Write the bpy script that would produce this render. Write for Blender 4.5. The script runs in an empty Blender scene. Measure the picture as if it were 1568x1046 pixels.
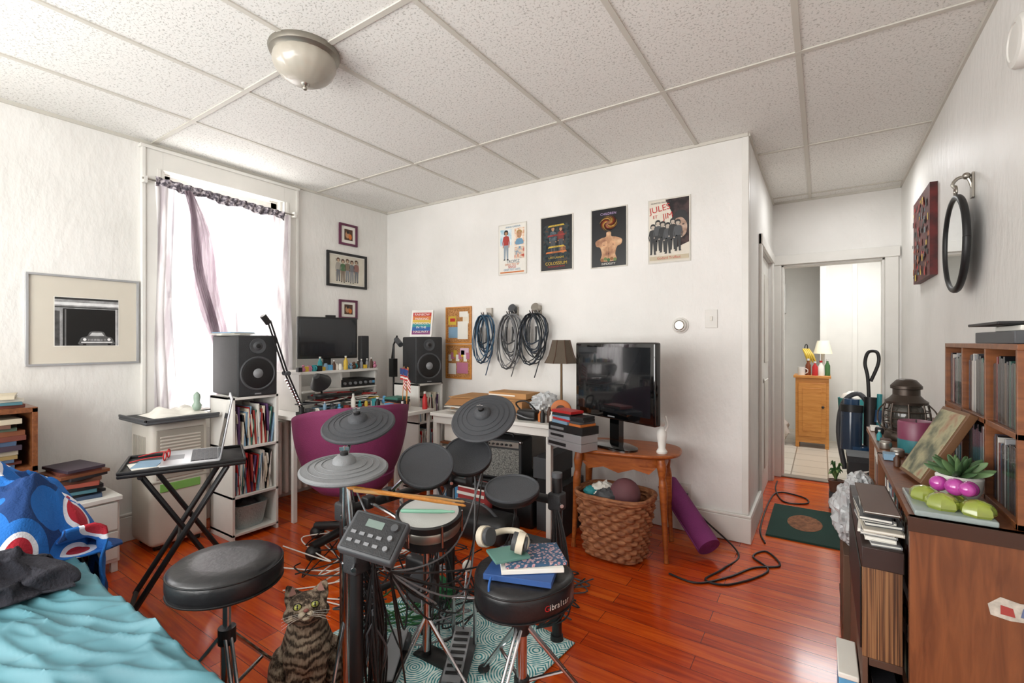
import bpy, math, random
from mathutils import Vector, Matrix, Euler, noise
random.seed(7)
R=math.radians; D=bpy.data; C=bpy.context
sin,cos,pi=math.sin,math.cos,math.pi
def lin(h):
    o=[]
    for i in (0,2,4):
        c=int(h[i:i+2],16)/255
        o.append(c/12.92 if c<=.04045 else ((c+.055)/1.055)**2.4)
    return tuple(o)+(1,)
MC={}
def newmat(name):
    m=D.materials.new(name); m.use_nodes=True
    nt=m.node_tree; b=nt.nodes['Principled BSDF']
    return m,nt,b
def N(nt,t,**k):
    n=nt.nodes.new(t)
    for a,v in k.items():
        if a in n.inputs: n.inputs[a].default_value=v
        else: setattr(n,a,v)
    return n
def ramp(nt,src,stops,interp='LINEAR'):
    r=nt.nodes.new('ShaderNodeValToRGB'); r.color_ramp.interpolation=interp
    e=r.color_ramp.elements
    while len(e)<len(stops): e.new(.5)
    for i,(p,c) in enumerate(stops):
        e[i].position=p; e[i].color=lin(c) if isinstance(c,str) else (c,c,c,1)
    nt.links.new(src,r.inputs[0]); return r
def coords(nt,scale=(1,1,1),rot=(0,0,0),kind='Object'):
    t=nt.nodes.new('ShaderNodeTexCoord'); mp=nt.nodes.new('ShaderNodeMapping')
    mp.inputs['Scale'].default_value=scale; mp.inputs['Rotation'].default_value=rot
    nt.links.new(t.outputs[kind],mp.inputs[0]); return mp.outputs[0]
def bumpn(nt,b,src,strength=.3,dist=.01):
    bp=nt.nodes.new('ShaderNodeBump'); bp.inputs['Strength'].default_value=strength; bp.inputs['Distance'].default_value=dist
    nt.links.new(src,bp.inputs['Height']); nt.links.new(bp.outputs[0],b.inputs['Normal'])
def mat(col,rough=.5,metal=0,var=.12,scale=6,bump=0,bscale=80,emit=0,coat=0,trans=0,alpha=1,name=None):
    key=(col,rough,metal,var,scale,bump,bscale,emit,coat,trans,alpha)
    if key in MC: return MC[key]
    m,nt,b=newmat(name or 'mat_'+col)
    co=coords(nt)
    nz=N(nt,'ShaderNodeTexNoise',Scale=scale,Detail=4.0); nt.links.new(co,nz.inputs['Vector'])
    c=lin(col); r=nt.nodes.new('ShaderNodeValToRGB'); e=r.color_ramp.elements
    e[0].position=.3; e[1].position=.7
    e[0].color=tuple(x*(1-var) for x in c[:3])+(1,); e[1].color=tuple(min(1,x*(1+var*.6)) for x in c[:3])+(1,)
    nt.links.new(nz.outputs[0],r.inputs[0]); nt.links.new(r.outputs[0],b.inputs['Base Color'])
    b.inputs['Roughness'].default_value=rough; b.inputs['Metallic'].default_value=metal
    b.inputs['Coat Weight'].default_value=coat; b.inputs['Transmission Weight'].default_value=trans
    b.inputs['Alpha'].default_value=alpha
    if emit: nt.links.new(r.outputs[0],b.inputs['Emission Color']); b.inputs['Emission Strength'].default_value=emit
    if bump:
        n2=N(nt,'ShaderNodeTexNoise',Scale=bscale,Detail=3.0); nt.links.new(co,n2.inputs['Vector'])
        bumpn(nt,b,n2.outputs[0],bump,.01)
    MC[key]=m; return m
def wood(c1,c2,rough=.35,sc=(3,30,30),name='wood'):
    m,nt,b=newmat(name); co=coords(nt,sc)
    nz=N(nt,'ShaderNodeTexNoise',Scale=1.5,Detail=6.0,Distortion=1.2); nt.links.new(co,nz.inputs['Vector'])
    r=ramp(nt,nz.outputs[0],[(.3,c1),(.7,c2)]); nt.links.new(r.outputs[0],b.inputs['Base Color'])
    b.inputs['Roughness'].default_value=rough; bumpn(nt,b,nz.outputs[0],.08,.005); return m
# ---------- special materials
def wallmat():
    m,nt,b=newmat('painted_plaster'); co=coords(nt)
    a=N(nt,'ShaderNodeTexNoise',Scale=1.3,Detail=6.0); nt.links.new(co,a.inputs['Vector'])
    r=ramp(nt,a.outputs[0],[(.3,'dbd9d4'),(.62,'eae8e4')]); nt.links.new(r.outputs[0],b.inputs['Base Color'])
    n2=N(nt,'ShaderNodeTexNoise',Scale=22,Detail=5.0); nt.links.new(coords(nt,(1,1,.5)),n2.inputs['Vector'])
    b.inputs['Roughness'].default_value=.5; bumpn(nt,b,n2.outputs[0],.35,.016); return m
def ceilmat():
    m,nt,b=newmat('ceiling_tile'); co=coords(nt)
    a=N(nt,'ShaderNodeTexNoise',Scale=105,Detail=3.0,Distortion=.6); nt.links.new(co,a.inputs['Vector'])
    r=ramp(nt,a.outputs[0],[(.35,'bfbdb7'),(.435,'e7e6e1'),(1,'eceae6')])
    nt.links.new(r.outputs[0],b.inputs['Base Color'])
    b.inputs['Roughness'].default_value=.8; bumpn(nt,b,r.outputs[0],.45,.0045); return m
def floormat():
    m,nt,b=newmat('laminate_floor'); co=coords(nt)
    br=N(nt,'ShaderNodeTexBrick',offset=.37,squash=1.0); nt.links.new(co,br.inputs['Vector'])
    for k,v in (('Scale',1),('Mortar Size',.0014),('Mortar Smooth',.1),('Bias',0),('Brick Width',1.15),('Row Height',.094)): br.inputs[k].default_value=v
    br.inputs['Color1'].default_value=(0,0,0,1); br.inputs['Color2'].default_value=(1,1,1,1); br.inputs['Mortar'].default_value=(.5,.5,.5,1)
    g=N(nt,'ShaderNodeTexNoise',Scale=1.6,Detail=7.0,Distortion=1.0); nt.links.new(coords(nt,(1.8,22,1)),g.inputs['Vector'])
    mx=N(nt,'ShaderNodeMix',data_type='FLOAT'); mx.inputs[0].default_value=.26
    nt.links.new(g.outputs[0],mx.inputs[2]); nt.links.new(br.outputs['Color'],mx.inputs[3])
    r=ramp(nt,mx.outputs[0],[(.2,'84240b'),(.42,'b83f0f'),(.6,'cf5516'),(.82,'e07222')])
    mm=N(nt,'ShaderNodeMix',data_type='RGBA'); nt.links.new(br.outputs['Fac'],mm.inputs[0]); nt.links.new(r.outputs[0],mm.inputs[6]); mm.inputs[7].default_value=lin('5a1a08')
    nt.links.new(mm.outputs[2],b.inputs['Base Color']); b.inputs['Roughness'].default_value=.2
    b.inputs['Coat Weight'].default_value=.25; b.inputs['Coat Roughness'].default_value=.1; b.inputs['Specular IOR Level'].default_value=.45
    inv=N(nt,'ShaderNodeMath',operation='SUBTRACT'); inv.inputs[0].default_value=1; nt.links.new(br.outputs['Fac'],inv.inputs[1])
    bumpn(nt,b,inv.outputs[0],.3,.002); return m
def tilefloor():
    m,nt,b=newmat('kitchen_floor_tile'); co=coords(nt)
    br=N(nt,'ShaderNodeTexBrick',offset=0.0); nt.links.new(co,br.inputs['Vector'])
    for k,v in (('Scale',1),('Mortar Size',.006),('Brick Width',.3),('Row Height',.3)): br.inputs[k].default_value=v
    br.inputs['Color1'].default_value=lin('cdc3b5'); br.inputs['Color2'].default_value=lin('c4b9a9'); br.inputs['Mortar'].default_value=lin('85796a')
    nt.links.new(br.outputs['Color'],b.inputs['Base Color']); b.inputs['Roughness'].default_value=.3; return m
def voromat(name,scale,stops,feature='F1',rough=.8,bump=0,out='Distance',rnd=1.0,sc=(1,1,1)):
    m,nt,b=newmat(name); v=N(nt,'ShaderNodeTexVoronoi',feature=feature,Scale=scale,Randomness=rnd)
    nt.links.new(coords(nt,sc),v.inputs['Vector'])
    r=ramp(nt,v.outputs[out],stops); nt.links.new(r.outputs[0],b.inputs['Base Color']); b.inputs['Roughness'].default_value=rough
    if bump: bumpn(nt,b,v.outputs[out],bump,.01)
    return m
def noisemat(name,scale,stops,rough=.7,bump=.0,sc=(1,1,1),det=5.0,dist=0.0,metal=0):
    m,nt,b=newmat(name); v=N(nt,'ShaderNodeTexNoise',Scale=scale,Detail=det,Distortion=dist)
    nt.links.new(coords(nt,sc),v.inputs['Vector'])
    r=ramp(nt,v.outputs[0],stops); nt.links.new(r.outputs[0],b.inputs['Base Color']); b.inputs['Roughness'].default_value=rough; b.inputs['Metallic'].default_value=metal
    if bump: bumpn(nt,b,v.outputs[0],bump,.01)
    return m
def rugmat():
    m,nt,b=newmat('medallion_rug'); v=N(nt,'ShaderNodeTexVoronoi',Scale=6.0,Randomness=.1); nt.links.new(coords(nt),v.inputs['Vector'])
    s=N(nt,'ShaderNodeMath',operation='MULTIPLY'); s.inputs[1].default_value=95; nt.links.new(v.outputs['Distance'],s.inputs[0])
    q=N(nt,'ShaderNodeMath',operation='SINE'); nt.links.new(s.outputs[0],q.inputs[0])
    n=N(nt,'ShaderNodeTexVoronoi',Scale=55.0); nt.links.new(coords(nt),n.inputs['Vector'])
    ad=N(nt,'ShaderNodeMath',operation='MULTIPLY_ADD'); nt.links.new(n.outputs[0],ad.inputs[0]); ad.inputs[1].default_value=1.6; nt.links.new(q.outputs[0],ad.inputs[2])
    r=ramp(nt,ad.outputs[0],[(.1,'2f8890'),(.5,'5fb0b2'),(.75,'cfe2dd'),(1,'dcebe6')]); nt.links.new(r.outputs[0],b.inputs['Base Color']); b.inputs['Roughness'].default_value=.95; return m
def sheer(name,col,tr=.35,c2=None,wl=.55):
    m=D.materials.new(name); m.use_nodes=True; nt=m.node_tree; nt.nodes.clear()
    o=nt.nodes.new('ShaderNodeOutputMaterial'); t=nt.nodes.new('ShaderNodeBsdfTransparent'); l=nt.nodes.new('ShaderNodeBsdfTranslucent'); d=nt.nodes.new('ShaderNodeBsdfDiffuse')
    nz=N(nt,'ShaderNodeTexNoise',Scale=3.2,Detail=4.0); nt.links.new(coords(nt,(1,9,.7)),nz.inputs['Vector'])
    r=ramp(nt,nz.outputs[0],[(.38,c2 or col),(.56,col)])
    nt.links.new(r.outputs[0],l.inputs[0]); nt.links.new(r.outputs[0],d.inputs[0])
    a=nt.nodes.new('ShaderNodeMixShader'); a.inputs[0].default_value=wl; nt.links.new(l.outputs[0],a.inputs[1]); nt.links.new(d.outputs[0],a.inputs[2])
    b=nt.nodes.new('ShaderNodeMixShader'); b.inputs[0].default_value=tr; nt.links.new(a.outputs[0],b.inputs[1]); nt.links.new(t.outputs[0],b.inputs[2])
    nt.links.new(b.outputs[0],o.inputs[0]); return m
def glassmat():
    m=D.materials.new('window_glass'); m.use_nodes=True; nt=m.node_tree; nt.nodes.clear()
    o=nt.nodes.new('ShaderNodeOutputMaterial'); t=nt.nodes.new('ShaderNodeBsdfTransparent'); g=nt.nodes.new('ShaderNodeBsdfGlossy'); g.inputs['Roughness'].default_value=.02
    a=nt.nodes.new('ShaderNodeMixShader'); a.inputs[0].default_value=.08; nt.links.new(t.outputs[0],a.inputs[1]); nt.links.new(g.outputs[0],a.inputs[2]); nt.links.new(a.outputs[0],o.inputs[0]); return m
def tabby():
    m,nt,b=newmat('tabby_fur'); co=coords(nt,(1,1,1))
    w=N(nt,'ShaderNodeTexWave',bands_direction='Z'); 
    for k,v in (('Scale',10),('Distortion',7),('Detail',3),('Detail Scale',2.4)): w.inputs[k].default_value=v
    nt.links.new(co,w.inputs['Vector'])
    n=N(nt,'ShaderNodeTexNoise',Scale=200,Detail=5.0); nt.links.new(coords(nt,(1,1,.22)),n.inputs['Vector'])
    ad=N(nt,'ShaderNodeMath',operation='MULTIPLY_ADD'); nt.links.new(n.outputs[0],ad.inputs[0]); ad.inputs[1].default_value=.75
    s=N(nt,'ShaderNodeMath',operation='MULTIPLY'); s.inputs[1].default_value=.40; nt.links.new(w.outputs[0],s.inputs[0]); nt.links.new(s.outputs[0],ad.inputs[2])
    r=ramp(nt,ad.outputs[0],[(.3,'2a221b'),(.46,'57483a'),(.64,'968470'),(.9,'b9a890')]); nt.links.new(r.outputs[0],b.inputs['Base Color']); b.inputs['Roughness'].default_value=.9
    bumpn(nt,b,n.outputs[0],.8,.006); return m
WALL=wallmat(); CEIL=ceilmat(); FLOOR=floormat(); TILE=tilefloor(); RUG=rugmat()
TRIM=mat('e2e0da',.4,var=.04); TBAR=mat('cbc7bd',.5,var=.03); WHITE=mat('e0ded8',.5,var=.05); OFFW=mat('d2cec4',.5)
BLACK=mat('161617',.45,var=.2); BLK2=mat('27282a',.6,var=.2,bump=.2,bscale=200); GLOSS=mat('050607',.06,var=.1,coat=1); RUBBER=mat('3b3d41',.62,var=.12,bump=.25,bscale=300)
RUBL=mat('77797b',.55,var=.12,bump=.25,bscale=300); CHROME=mat('c9c9cb',.18,1,var=.05); NICK=mat('a9a49b',.35,.9,var=.05); GREY=mat('808285',.5); DGREY=mat('45474a',.5); SILV=mat('b9bbbe',.35,.6,var=.04)
VINYL=mat('1b1b1d',.34,var=.2,bump=.15,bscale=40)
PINE=wood('b87531','d2924a',name='pine'); OAK=wood('84401a','ad6029',name='side_table_wood'); WAL=wood('5c331c','7d4a2a',sc=(30,30,3),rough=.4,name='walnut_laminate'); SHELFW=wood('633820','85512e',name='shelf_wood')
CORK=noisemat('cork',90,[(.35,'8a5a30'),(.55,'b98550'),(.8,'cfa06c')],.9,.2)
MESH=mat('c9cac6',.7,var=.03,bump=.2,bscale=400)
PAL=[mat(c,.55) for c in ('9e3a34','2d5f8f','e3d9c4','3d7264','b98f3a','5a3d66','1f1f22','e0ddd4','b0653a','7d9fb8','7c2a3c','c8c2b4','4c6b48','b8708a')]
BOOKS=[mat(c,.55) for c in ('6e3b30','3d5068','c9bda4','4a5a48','8a7448','403440','1f1f22','d0cabc','7d4a30','8d98a0','5c3a2a','a49a88','2a2a2e','9a4a3a','45707a')]
CDS=[mat(c,.25,coat=.5) for c in ('17171a','222226','0f1012','3a3a3e','6a2a26','8f8f90','24384e','b9b6b0','1d1d20','4b3a2e','2f4f48')]
RED=mat('b82222',.5); BLUE=mat('1b559c',.6); PINK=mat('a83a90',.18,coat=.8); LIME=mat('b3c250',.12,coat=.8,trans=.55); TEAL=mat('2c8a90',.6); ORANGE=mat('c9702f',.5); PURP=mat('6d2350',.8,bump=.2,bscale=150); YEL=mat('cfae3a',.5); CARD=mat('a8794c',.8); PAPER=mat('e6e3da',.7,var=.04); BROWN=mat('4a2c1a',.5); SKIN=mat('b88a66',.6,var=.35,scale=60); GREEN=mat('3f6a3a',.6); LBLUE=mat('5a9fcb',.5)
# ---------- mesh builder
def TM(loc=(0,0,0),rz=0,rx=0,ry=0,s=1): return Matrix.Translation(loc)@Euler((R(rx),R(ry),R(rz))).to_matrix().to_4x4()@Matrix.Scale(s,4)
def FR(o,x,y):
    x=Vector(x).normalized(); y=Vector(y); z=x.cross(y).normalized(); y=z.cross(x)
    M=Matrix((x,y,z)).transposed().to_4x4(); return Matrix.Translation(o)@M
def NRM(o,n):
    n=Vector(n).normalized(); return Matrix.Translation(o)@n.to_track_quat('Z','Y').to_matrix().to_4x4()
def cr(p,n=6):
    p=[Vector(a) for a in p]; o=[]
    for i in range(len(p)-1):
        a=p[max(i-1,0)];b=p[i];c=p[i+1];d=p[min(i+2,len(p)-1)]
        for k in range(n):
            t=k/n; o.append(.5*((2*b)+(c-a)*t+(2*a-5*b+4*c-d)*t*t+(3*b-a-3*c+d)*t**3))
    o.append(p[-1]); return o
def smooth2(p,n=5):
    p=[Vector((a,b,0)) for a,b in p]; o=[]; L=len(p)
    for i in range(L):
        a=p[i-1];b=p[i];c=p[(i+1)%L];d=p[(i+2)%L]
        for k in range(n):
            t=k/n; q=.5*((2*b)+(c-a)*t+(2*a-5*b+4*c-d)*t*t+(3*b-a-3*c+d)*t**3); o.append((q.x,q.y))
    return o
class Mb:
    def __init__(s,n,B=None): s.n=n;s.v=[];s.f=[];s.m=[];s.mats=[];s.B=B or Matrix()
    def add(s,vs,fs,mt,T=None):
        o=len(s.v); M=s.B@T if T is not None else s.B
        s.v+=[M@Vector(v) for v in vs]
        if mt not in s.mats: s.mats.append(mt)
        k=s.mats.index(mt)
        for f in fs: s.f.append([i+o for i in f]); s.m.append(k)
        return s
    def box(s,c,z,mt,T=None,r=0):
        a,b,d=z[0]/2,z[1]/2,z[2]/2
        if r<=0:
            vs=[(c[0]+i*a,c[1]+j*b,c[2]+k*d) for i in(-1,1) for j in(-1,1) for k in(-1,1)]
            return s.add(vs,[(0,1,3,2),(4,6,7,5),(0,4,5,1),(2,3,7,6),(0,2,6,4),(1,5,7,3)],mt,T)
        import bmesh
        bm=bmesh.new(); bmesh.ops.create_cube(bm,size=1)
        for v in bm.verts: v.co=Vector((v.co.x*z[0],v.co.y*z[1],v.co.z*z[2]))
        bmesh.ops.bevel(bm,geom=bm.edges[:],offset=min(r,min(a,b,d)*.95),segments=4,profile=.5,affect='EDGES')
        bm.verts.ensure_lookup_table()
        vs=[v.co+Vector(c) for v in bm.verts]; fs=[[v.index for v in f.verts] for f in bm.faces]; bm.free()
        return s.add(vs,fs,mt,T)
    def b2(s,lo,hi,mt,T=None,r=0): return s.box([(lo[i]+hi[i])/2 for i in range(3)],[hi[i]-lo[i] for i in range(3)],mt,T,r)
    def lathe(s,pr,mt,T=None,n=32,f=None,cap=True):
        vs=[];fs=[]
        for r,z in pr:
            for i in range(n):
                a=2*pi*i/n; q=r*(f(a) if f else 1); vs.append((q*cos(a),q*sin(a),z))
        for j in range(len(pr)-1):
            for i in range(n): fs.append((j*n+i,j*n+(i+1)%n,(j+1)*n+(i+1)%n,(j+1)*n+i))
        if pr[0][0]>1e-6 and cap: fs.append(list(range(n))[::-1])
        if pr[-1][0]>1e-6 and cap: fs.append([(len(pr)-1)*n+i for i in range(n)])
        return s.add(vs,fs,mt,T)
    def cyl(s,p0,p1,r,mt,r1=None,n=16,T=None):
        p0=Vector(p0);p1=Vector(p1); L=(p1-p0).length
        M=NRM(p0,p1-p0); 
        if T is not None: M=T@M
        return s.lathe([(r,0),(r1 if r1 is not None else r,L)],mt,M,n)
    def tube(s,p,r,mt,n=8,sm=0,T=None,cap=True,flat=1):
        if sm: 
            if isinstance(r,(list,tuple)):
                rr=[]; 
                for i in range(len(r)-1): rr+=[r[i]+(r[i+1]-r[i])*k/sm for k in range(sm)]
                r=rr+[r[-1]]
            p=cr(p,sm)
        p=[Vector(a) for a in p]; vs=[];fs=[]; u=None
        for i,q in enumerate(p):
            t=(p[min(i+1,len(p)-1)]-p[max(i-1,0)]); t=t.normalized() if t.length>0 else Vector((0,0,1))
            if u is None: u=t.orthogonal().normalized()
            u=(u-t*u.dot(t)); u=u.normalized() if u.length>1e-6 else t.orthogonal().normalized(); w=t.cross(u)
            rad=r[i] if isinstance(r,(list,tuple)) else r
            for k in range(n): a=2*pi*k/n; vs.append(q+u*(rad*cos(a))+w*(rad*flat*sin(a)))
        for j in range(len(p)-1):
            for i in range(n): fs.append((j*n+i,j*n+(i+1)%n,(j+1)*n+(i+1)%n,(j+1)*n+i))
        if cap: fs.append(list(range(n))[::-1]); fs.append([(len(p)-1)*n+i for i in range(n)])
        return s.add(vs,fs,mt,T)
    def ell(s,c,r,mt,T=None,n=20,m=12,disp=None):
        if not isinstance(r,(list,tuple)): r=(r,r,r)
        vs=[];fs=[]
        for j in range(m+1):
            th=pi*j/m
            for i in range(n):
                a=2*pi*i/n; d=Vector((sin(th)*cos(a),sin(th)*sin(a),cos(th))); k=disp(d) if disp else 1
                vs.append((c[0]+r[0]*d.x*k,c[1]+r[1]*d.y*k,c[2]+r[2]*d.z*k))
        for j in range(m):
            for i in range(n): fs.append((j*n+i,(j+1)*n+i,(j+1)*n+(i+1)%n,j*n+(i+1)%n))
        return s.add(vs,fs,mt,T)
    def poly(s,p,mt,z=0,T=None): return s.add([(a,b,z) for a,b in p],[list(range(len(p)))],mt,T)
    def rect(s,x0,y0,x1,y1,mt,z=0,T=None): return s.poly([(x0,y0),(x1,y0),(x1,y1),(x0,y1)],mt,z,T)
    def disc(s,x,y,r,mt,z=0,ry=None,n=20,T=None): return s.poly([(x+r*cos(2*pi*i/n),y+(ry or r)*sin(2*pi*i/n)) for i in range(n)],mt,z,T)
    def grid(s,fn,nu,nv,mt,T=None):
        vs=[fn(i/nu,j/nv) for j in range(nv+1) for i in range(nu+1)]
        fs=[(j*(nu+1)+i,j*(nu+1)+i+1,(j+1)*(nu+1)+i+1,(j+1)*(nu+1)+i) for j in range(nv) for i in range(nu)]
        return s.add(vs,fs,mt,T)
    def text(s,t,size,x,y,mt,z=.002,T=None,al='CENTER',rz=0):
        c=D.curves.new('t','FONT'); c.body=t; c.size=size; c.align_x=al; o=D.objects.new('t',c)
        me=D.meshes.new_from_object(o); M=TM((x,y,z),rz=rz); M=(T@M) if T is not None else M
        s.add([v.co for v in me.vertices],[list(p.vertices) for p in me.polygons],mt,M)
        D.objects.remove(o); D.curves.remove(c); D.meshes.remove(me); return s
    def done(s,bevel=0,parent=None,ang=38,solid=0,sub=0,seg=2):
        v=s.v; xs=[a.x for a in v];ys=[a.y for a in v];zs=[a.z for a in v]
        o=Vector(((min(xs)+max(xs))/2,(min(ys)+max(ys))/2,min(zs)))
        me=D.meshes.new(s.n); me.from_pydata([tuple(a-o) for a in v],[],s.f)
        for k in s.mats: me.materials.append(k)
        me.polygons.foreach_set('material_index',s.m); me.polygons.foreach_set('use_smooth',[True]*len(s.f))
        me.validate(); me.update(); me.set_sharp_from_angle(angle=R(ang))
        ob=D.objects.new(s.n,me); ob.location=o; C.scene.collection.objects.link(ob)
        if solid: q=ob.modifiers.new('solid','SOLIDIFY'); q.thickness=solid; q.offset=0
        if bevel: q=ob.modifiers.new('bevel','BEVEL'); q.width=bevel; q.segments=seg; q.limit_method='ANGLE'; q.angle_limit=R(40)
        if sub: q=ob.modifiers.new('sub','SUBSURF'); q.levels=sub; q.render_levels=sub
        if parent: ob.parent=parent; ob.location=o-parent.location
        return ob
def empty(n,loc):
    e=D.objects.new(n,None); e.location=loc; C.scene.collection.objects.link(e); return e
def brow(m,x0,x1,y0,dep,z0,h,T=None,tmin=.012,tmax=.035,hv=.25,rs=1,lean=0,pal=None):
    rr=random.Random(rs); x=x0
    while x<x1-tmin:
        t=min(rr.uniform(tmin,tmax),x1-x); hh=h*(1-hv*rr.random()); dd=dep*(.75+.25*rr.random())
        mt=rr.choice(pal or PAL); A=TM((x+t/2,y0+dd/2,z0),ry=rr.uniform(-lean,lean)*2)
        if T is not None: A=T@A
        m.box((0,0,hh/2),(t*.94,dd,hh),mt,A)
        if t>.018: m.box((0,-dd/2-.0006,hh*.7),(t*.6,.001,hh*.25),PAPER,A)
        x+=t
def bstack(m,c,w,d,z0,n,T=None,rs=1,tmin=.012,tmax=.03,jit=10,pal=None):
    rr=random.Random(rs); z=z0
    for i in range(n):
        t=rr.uniform(tmin,tmax); ww=w*(.75+.25*rr.random()); dd=d*(.75+.25*rr.random()); A=TM((c[0],c[1],z),rz=rr.uniform(-jit,jit))
        if T is not None: A=T@A
        mt=rr.choice(pal or PAL)
        m.box((0,0,t*.08),(ww,dd,t*.16),mt,A); m.box((0,0,t*.5),(ww*.97,dd*.97,t*.7),PAPER,A); m.box((0,0,t*.92),(ww,dd,t*.16),mt,A); m.box((0,-dd/2,t/2),(ww,.003,t),mt,A); m.box((ww/2,0,t/2),(.003,dd,t),mt,A)
        z+=t
    return z
def rg(v): return (1-abs(noise.noise(v))*2)
# ================= ROOM
H=2.60; XL=-3.72; YB=3.30; XR=.56; XH=-.39; YE=5.11; YF=-1.4
m=Mb('floor'); m.b2((XL-.1,YF-.1,-.05),(XR+.1,YE+.02,0),FLOOR); m.done()
m=Mb('floor_kitchen'); m.b2((-1.6,YE+.02,-.05),(1.7,8.0,0),TILE); m.done()
m=Mb('ceiling'); m.b2((XL-.1,YF-.1,H),(XR+.1,YE+.1,H+.05),CEIL); m.done()
m=Mb('trim_ceiling_grid')
for i in range(6):
    x=-.09-.61*i; m.b2((x-.012,YF,H-.006),(x+.012,YE if i==0 else YB,H),TBAR)
for y in (1.28-1.22,1.28,2.5): m.b2((XL,y-.012,H-.0065),(XR,y+.012,H-.0005),TBAR)
for y in (3.72,4.94): m.b2((XH,y-.012,H-.0065),(XR,y+.012,H-.0005),TBAR)
for a,b in (((XL,YF,H-.02),(XL+.012,YB,H)),((XL,YB-.012,H-.02),(XH,YB,H)),((XR-.012,YF,H-.02),(XR,YE,H)),((XH,YE-.012,H-.02),(XR,YE,H)),((XH,YB,H-.02),(XH+.012,YE,H))): m.b2(a,b,TBAR)
m.done()
W0,W1,WZ0,WZ1=1.33,2.18,.78,2.43
V0,V1=-1.15,-.15
m=Mb('wall_left'); x0,x1=XL-.12,XL
m.b2((x0,YF-.1,0),(x1,V0,H),WALL); m.b2((x0,V1,0),(x1,W0,H),WALL); m.b2((x0,V0,0),(x1,V1,.8),WALL); m.b2((x0,V0,2.35),(x1,V1,H),WALL)
m.b2((x0,W1,0),(x1,YB+.1,H),WALL); m.b2((x0,W0,0),(x1,W1,WZ0),WALL); m.b2((x0,W0,WZ1),(x1,W1,H),WALL); m.done()
m=Mb('wall_back'); m.b2((XL,YB,0),(XH-.001,YB+.12,H),WALL); m.done()
m=Mb('wall_hall_left'); m.b2((XH-.12,YB+.12,0),(XH,3.98,H),WALL); m.b2((XH-.12,4.9,0),(XH,YE,H),WALL); m.b2((XH-.12,3.98,2.0),(XH,4.9,H),WALL); m.done()
m=Mb('wall_right'); m.b2((XR,YF-.1,0),(XR+.12,YE+.1,H),WALL); m.done()
DX0,DX1=-.32,.45
m=Mb('wall_hall_end'); m.b2((XH-.12,YE,0),(DX0,YE+.1,H),WALL); m.b2((DX1,YE,0),(XR,YE+.1,H),WALL); m.b2((DX0,YE,2.0),(DX1,YE+.1,H),WALL); m.done()
m=Mb('wall_front'); a0,a1,z0,z1=-2.9,-.3,.8,2.35
m.b2((XL,YF-.12,0),(a0,YF,H),WALL); m.b2((a1,YF-.12,0),(XR,YF,H),WALL); m.b2((a0,YF-.12,0),(a1,YF,z0),WALL); m.b2((a0,YF-.12,z1),(a1,YF,H),WALL); m.done()
m=Mb('added_rear_window')  # made-up window behind the camera, added so light can enter
for x in (a0,(a0+a1)/2,a1): m.b2((x-.04,YF-.09,z0),(x+.04,YF-.04,z1),TRIM)
for z in (z0,(z0+z1)/2,z1-.05): m.b2((a0,YF-.085,z),(a1,YF-.045,z+.05),TRIM)
m.done()
m=Mb('added_side_window')  # unseen window added in the left wall to bring side light
for y in (V0+.02,V1-.06): m.b2((XL-.09,y,.8),(XL-.05,y+.04,2.35),TRIM)
for z in (.8,1.55,2.3): m.b2((XL-.085,V0,z),(XL-.045,V1,z+.05),TRIM)
m.done()
# kitchen shell
KW=mat('dedcd6',.6,var=.03)
m=Mb('wall_kitchen'); m.b2((-1.7,YE+.1,0),(-1.6,8,H),KW); m.b2((1.7,YE+.1,0),(1.8,8,H),KW); m.b2((-1.7,8,0),(1.8,8.1,H),KW); m.b2((-1.6,YE+.1,0),(XH-.12,YE+.2,H),KW); m.b2((XR,YE+.1,0),(1.7,YE+.2,H),KW)
m.b2((.03,7.3,0),(1.7,7.4,H),KW); m.b2((-.02,7.28,0),(.05,7.42,H),TRIM); m.b2((.32,7.285,0),(.37,7.3,H),TRIM); m.b2((.62,7.285,0),(.69,7.3,2.1),TRIM); m.done()
m=Mb('ceiling_kitchen'); m.b2((-1.7,YE+.1,H),(1.8,8.1,H+.05),KW); m.done()
m=Mb('window_3'); 
m.b2((-.66,7.95,1.7),(-.44,8,2.12),TRIM); m.b2((-.63,7.94,1.74),(-.47,7.96,2.08),mat('9fc4e8',.2,emit=.7)); m.b2((-.555,7.93,1.74),(-.545,7.95,2.08),TRIM); m.done()
# trims
m=Mb('trim_doorway'); w=.09
for x in (DX0-w,DX1): m.b2((x,YE-.022,0),(x+w,YE,2.0+w),TRIM)
m.b2((DX0-.1,YE-.03,2.0),(DX1+.1,YE,2.0+w),TRIM)
for x in (DX0,DX1-.02): m.b2((x,YE,0),(x+.02,YE+.1,2.0),TRIM)
m.b2((DX0,YE,1.98),(DX1,YE+.1,2.0),TRIM); m.b2((DX0,YE-.01,0),(DX1,YE+.1,.012),mat('8a7f72',.5)); m.done(.004)
m=Mb('trim_hall_door'); 
for y in (3.90,4.90): m.b2((XH,y,0),(XH+.02,y+.08,2.08),TRIM)
m.b2((XH,3.9,2.0),(XH+.025,4.98,2.08),TRIM); m.done(.004)
m=Mb('trim_wall_corner'); m.b2((XH-.035,YB-.006,.18),(XH+.004,YB,H-.02),TRIM); m.b2((XH,YB,.18),(XH+.005,YB+.035,H-.02),TRIM); m.done(.002)
m=Mb('door_1'); m.b2((XH-.06,3.99,.005),(XH-.02,4.89,1.99),TRIM)
for z in (.2,1.1): 
    for y in (4.08,4.5): m.b2((XH-.022,y,z),(XH-.012,y+.3,z+.75),mat('d8d4cb',.4))
m.ell((XH-.0,4.05,.98),.025,NICK); m.done(.004)
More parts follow.
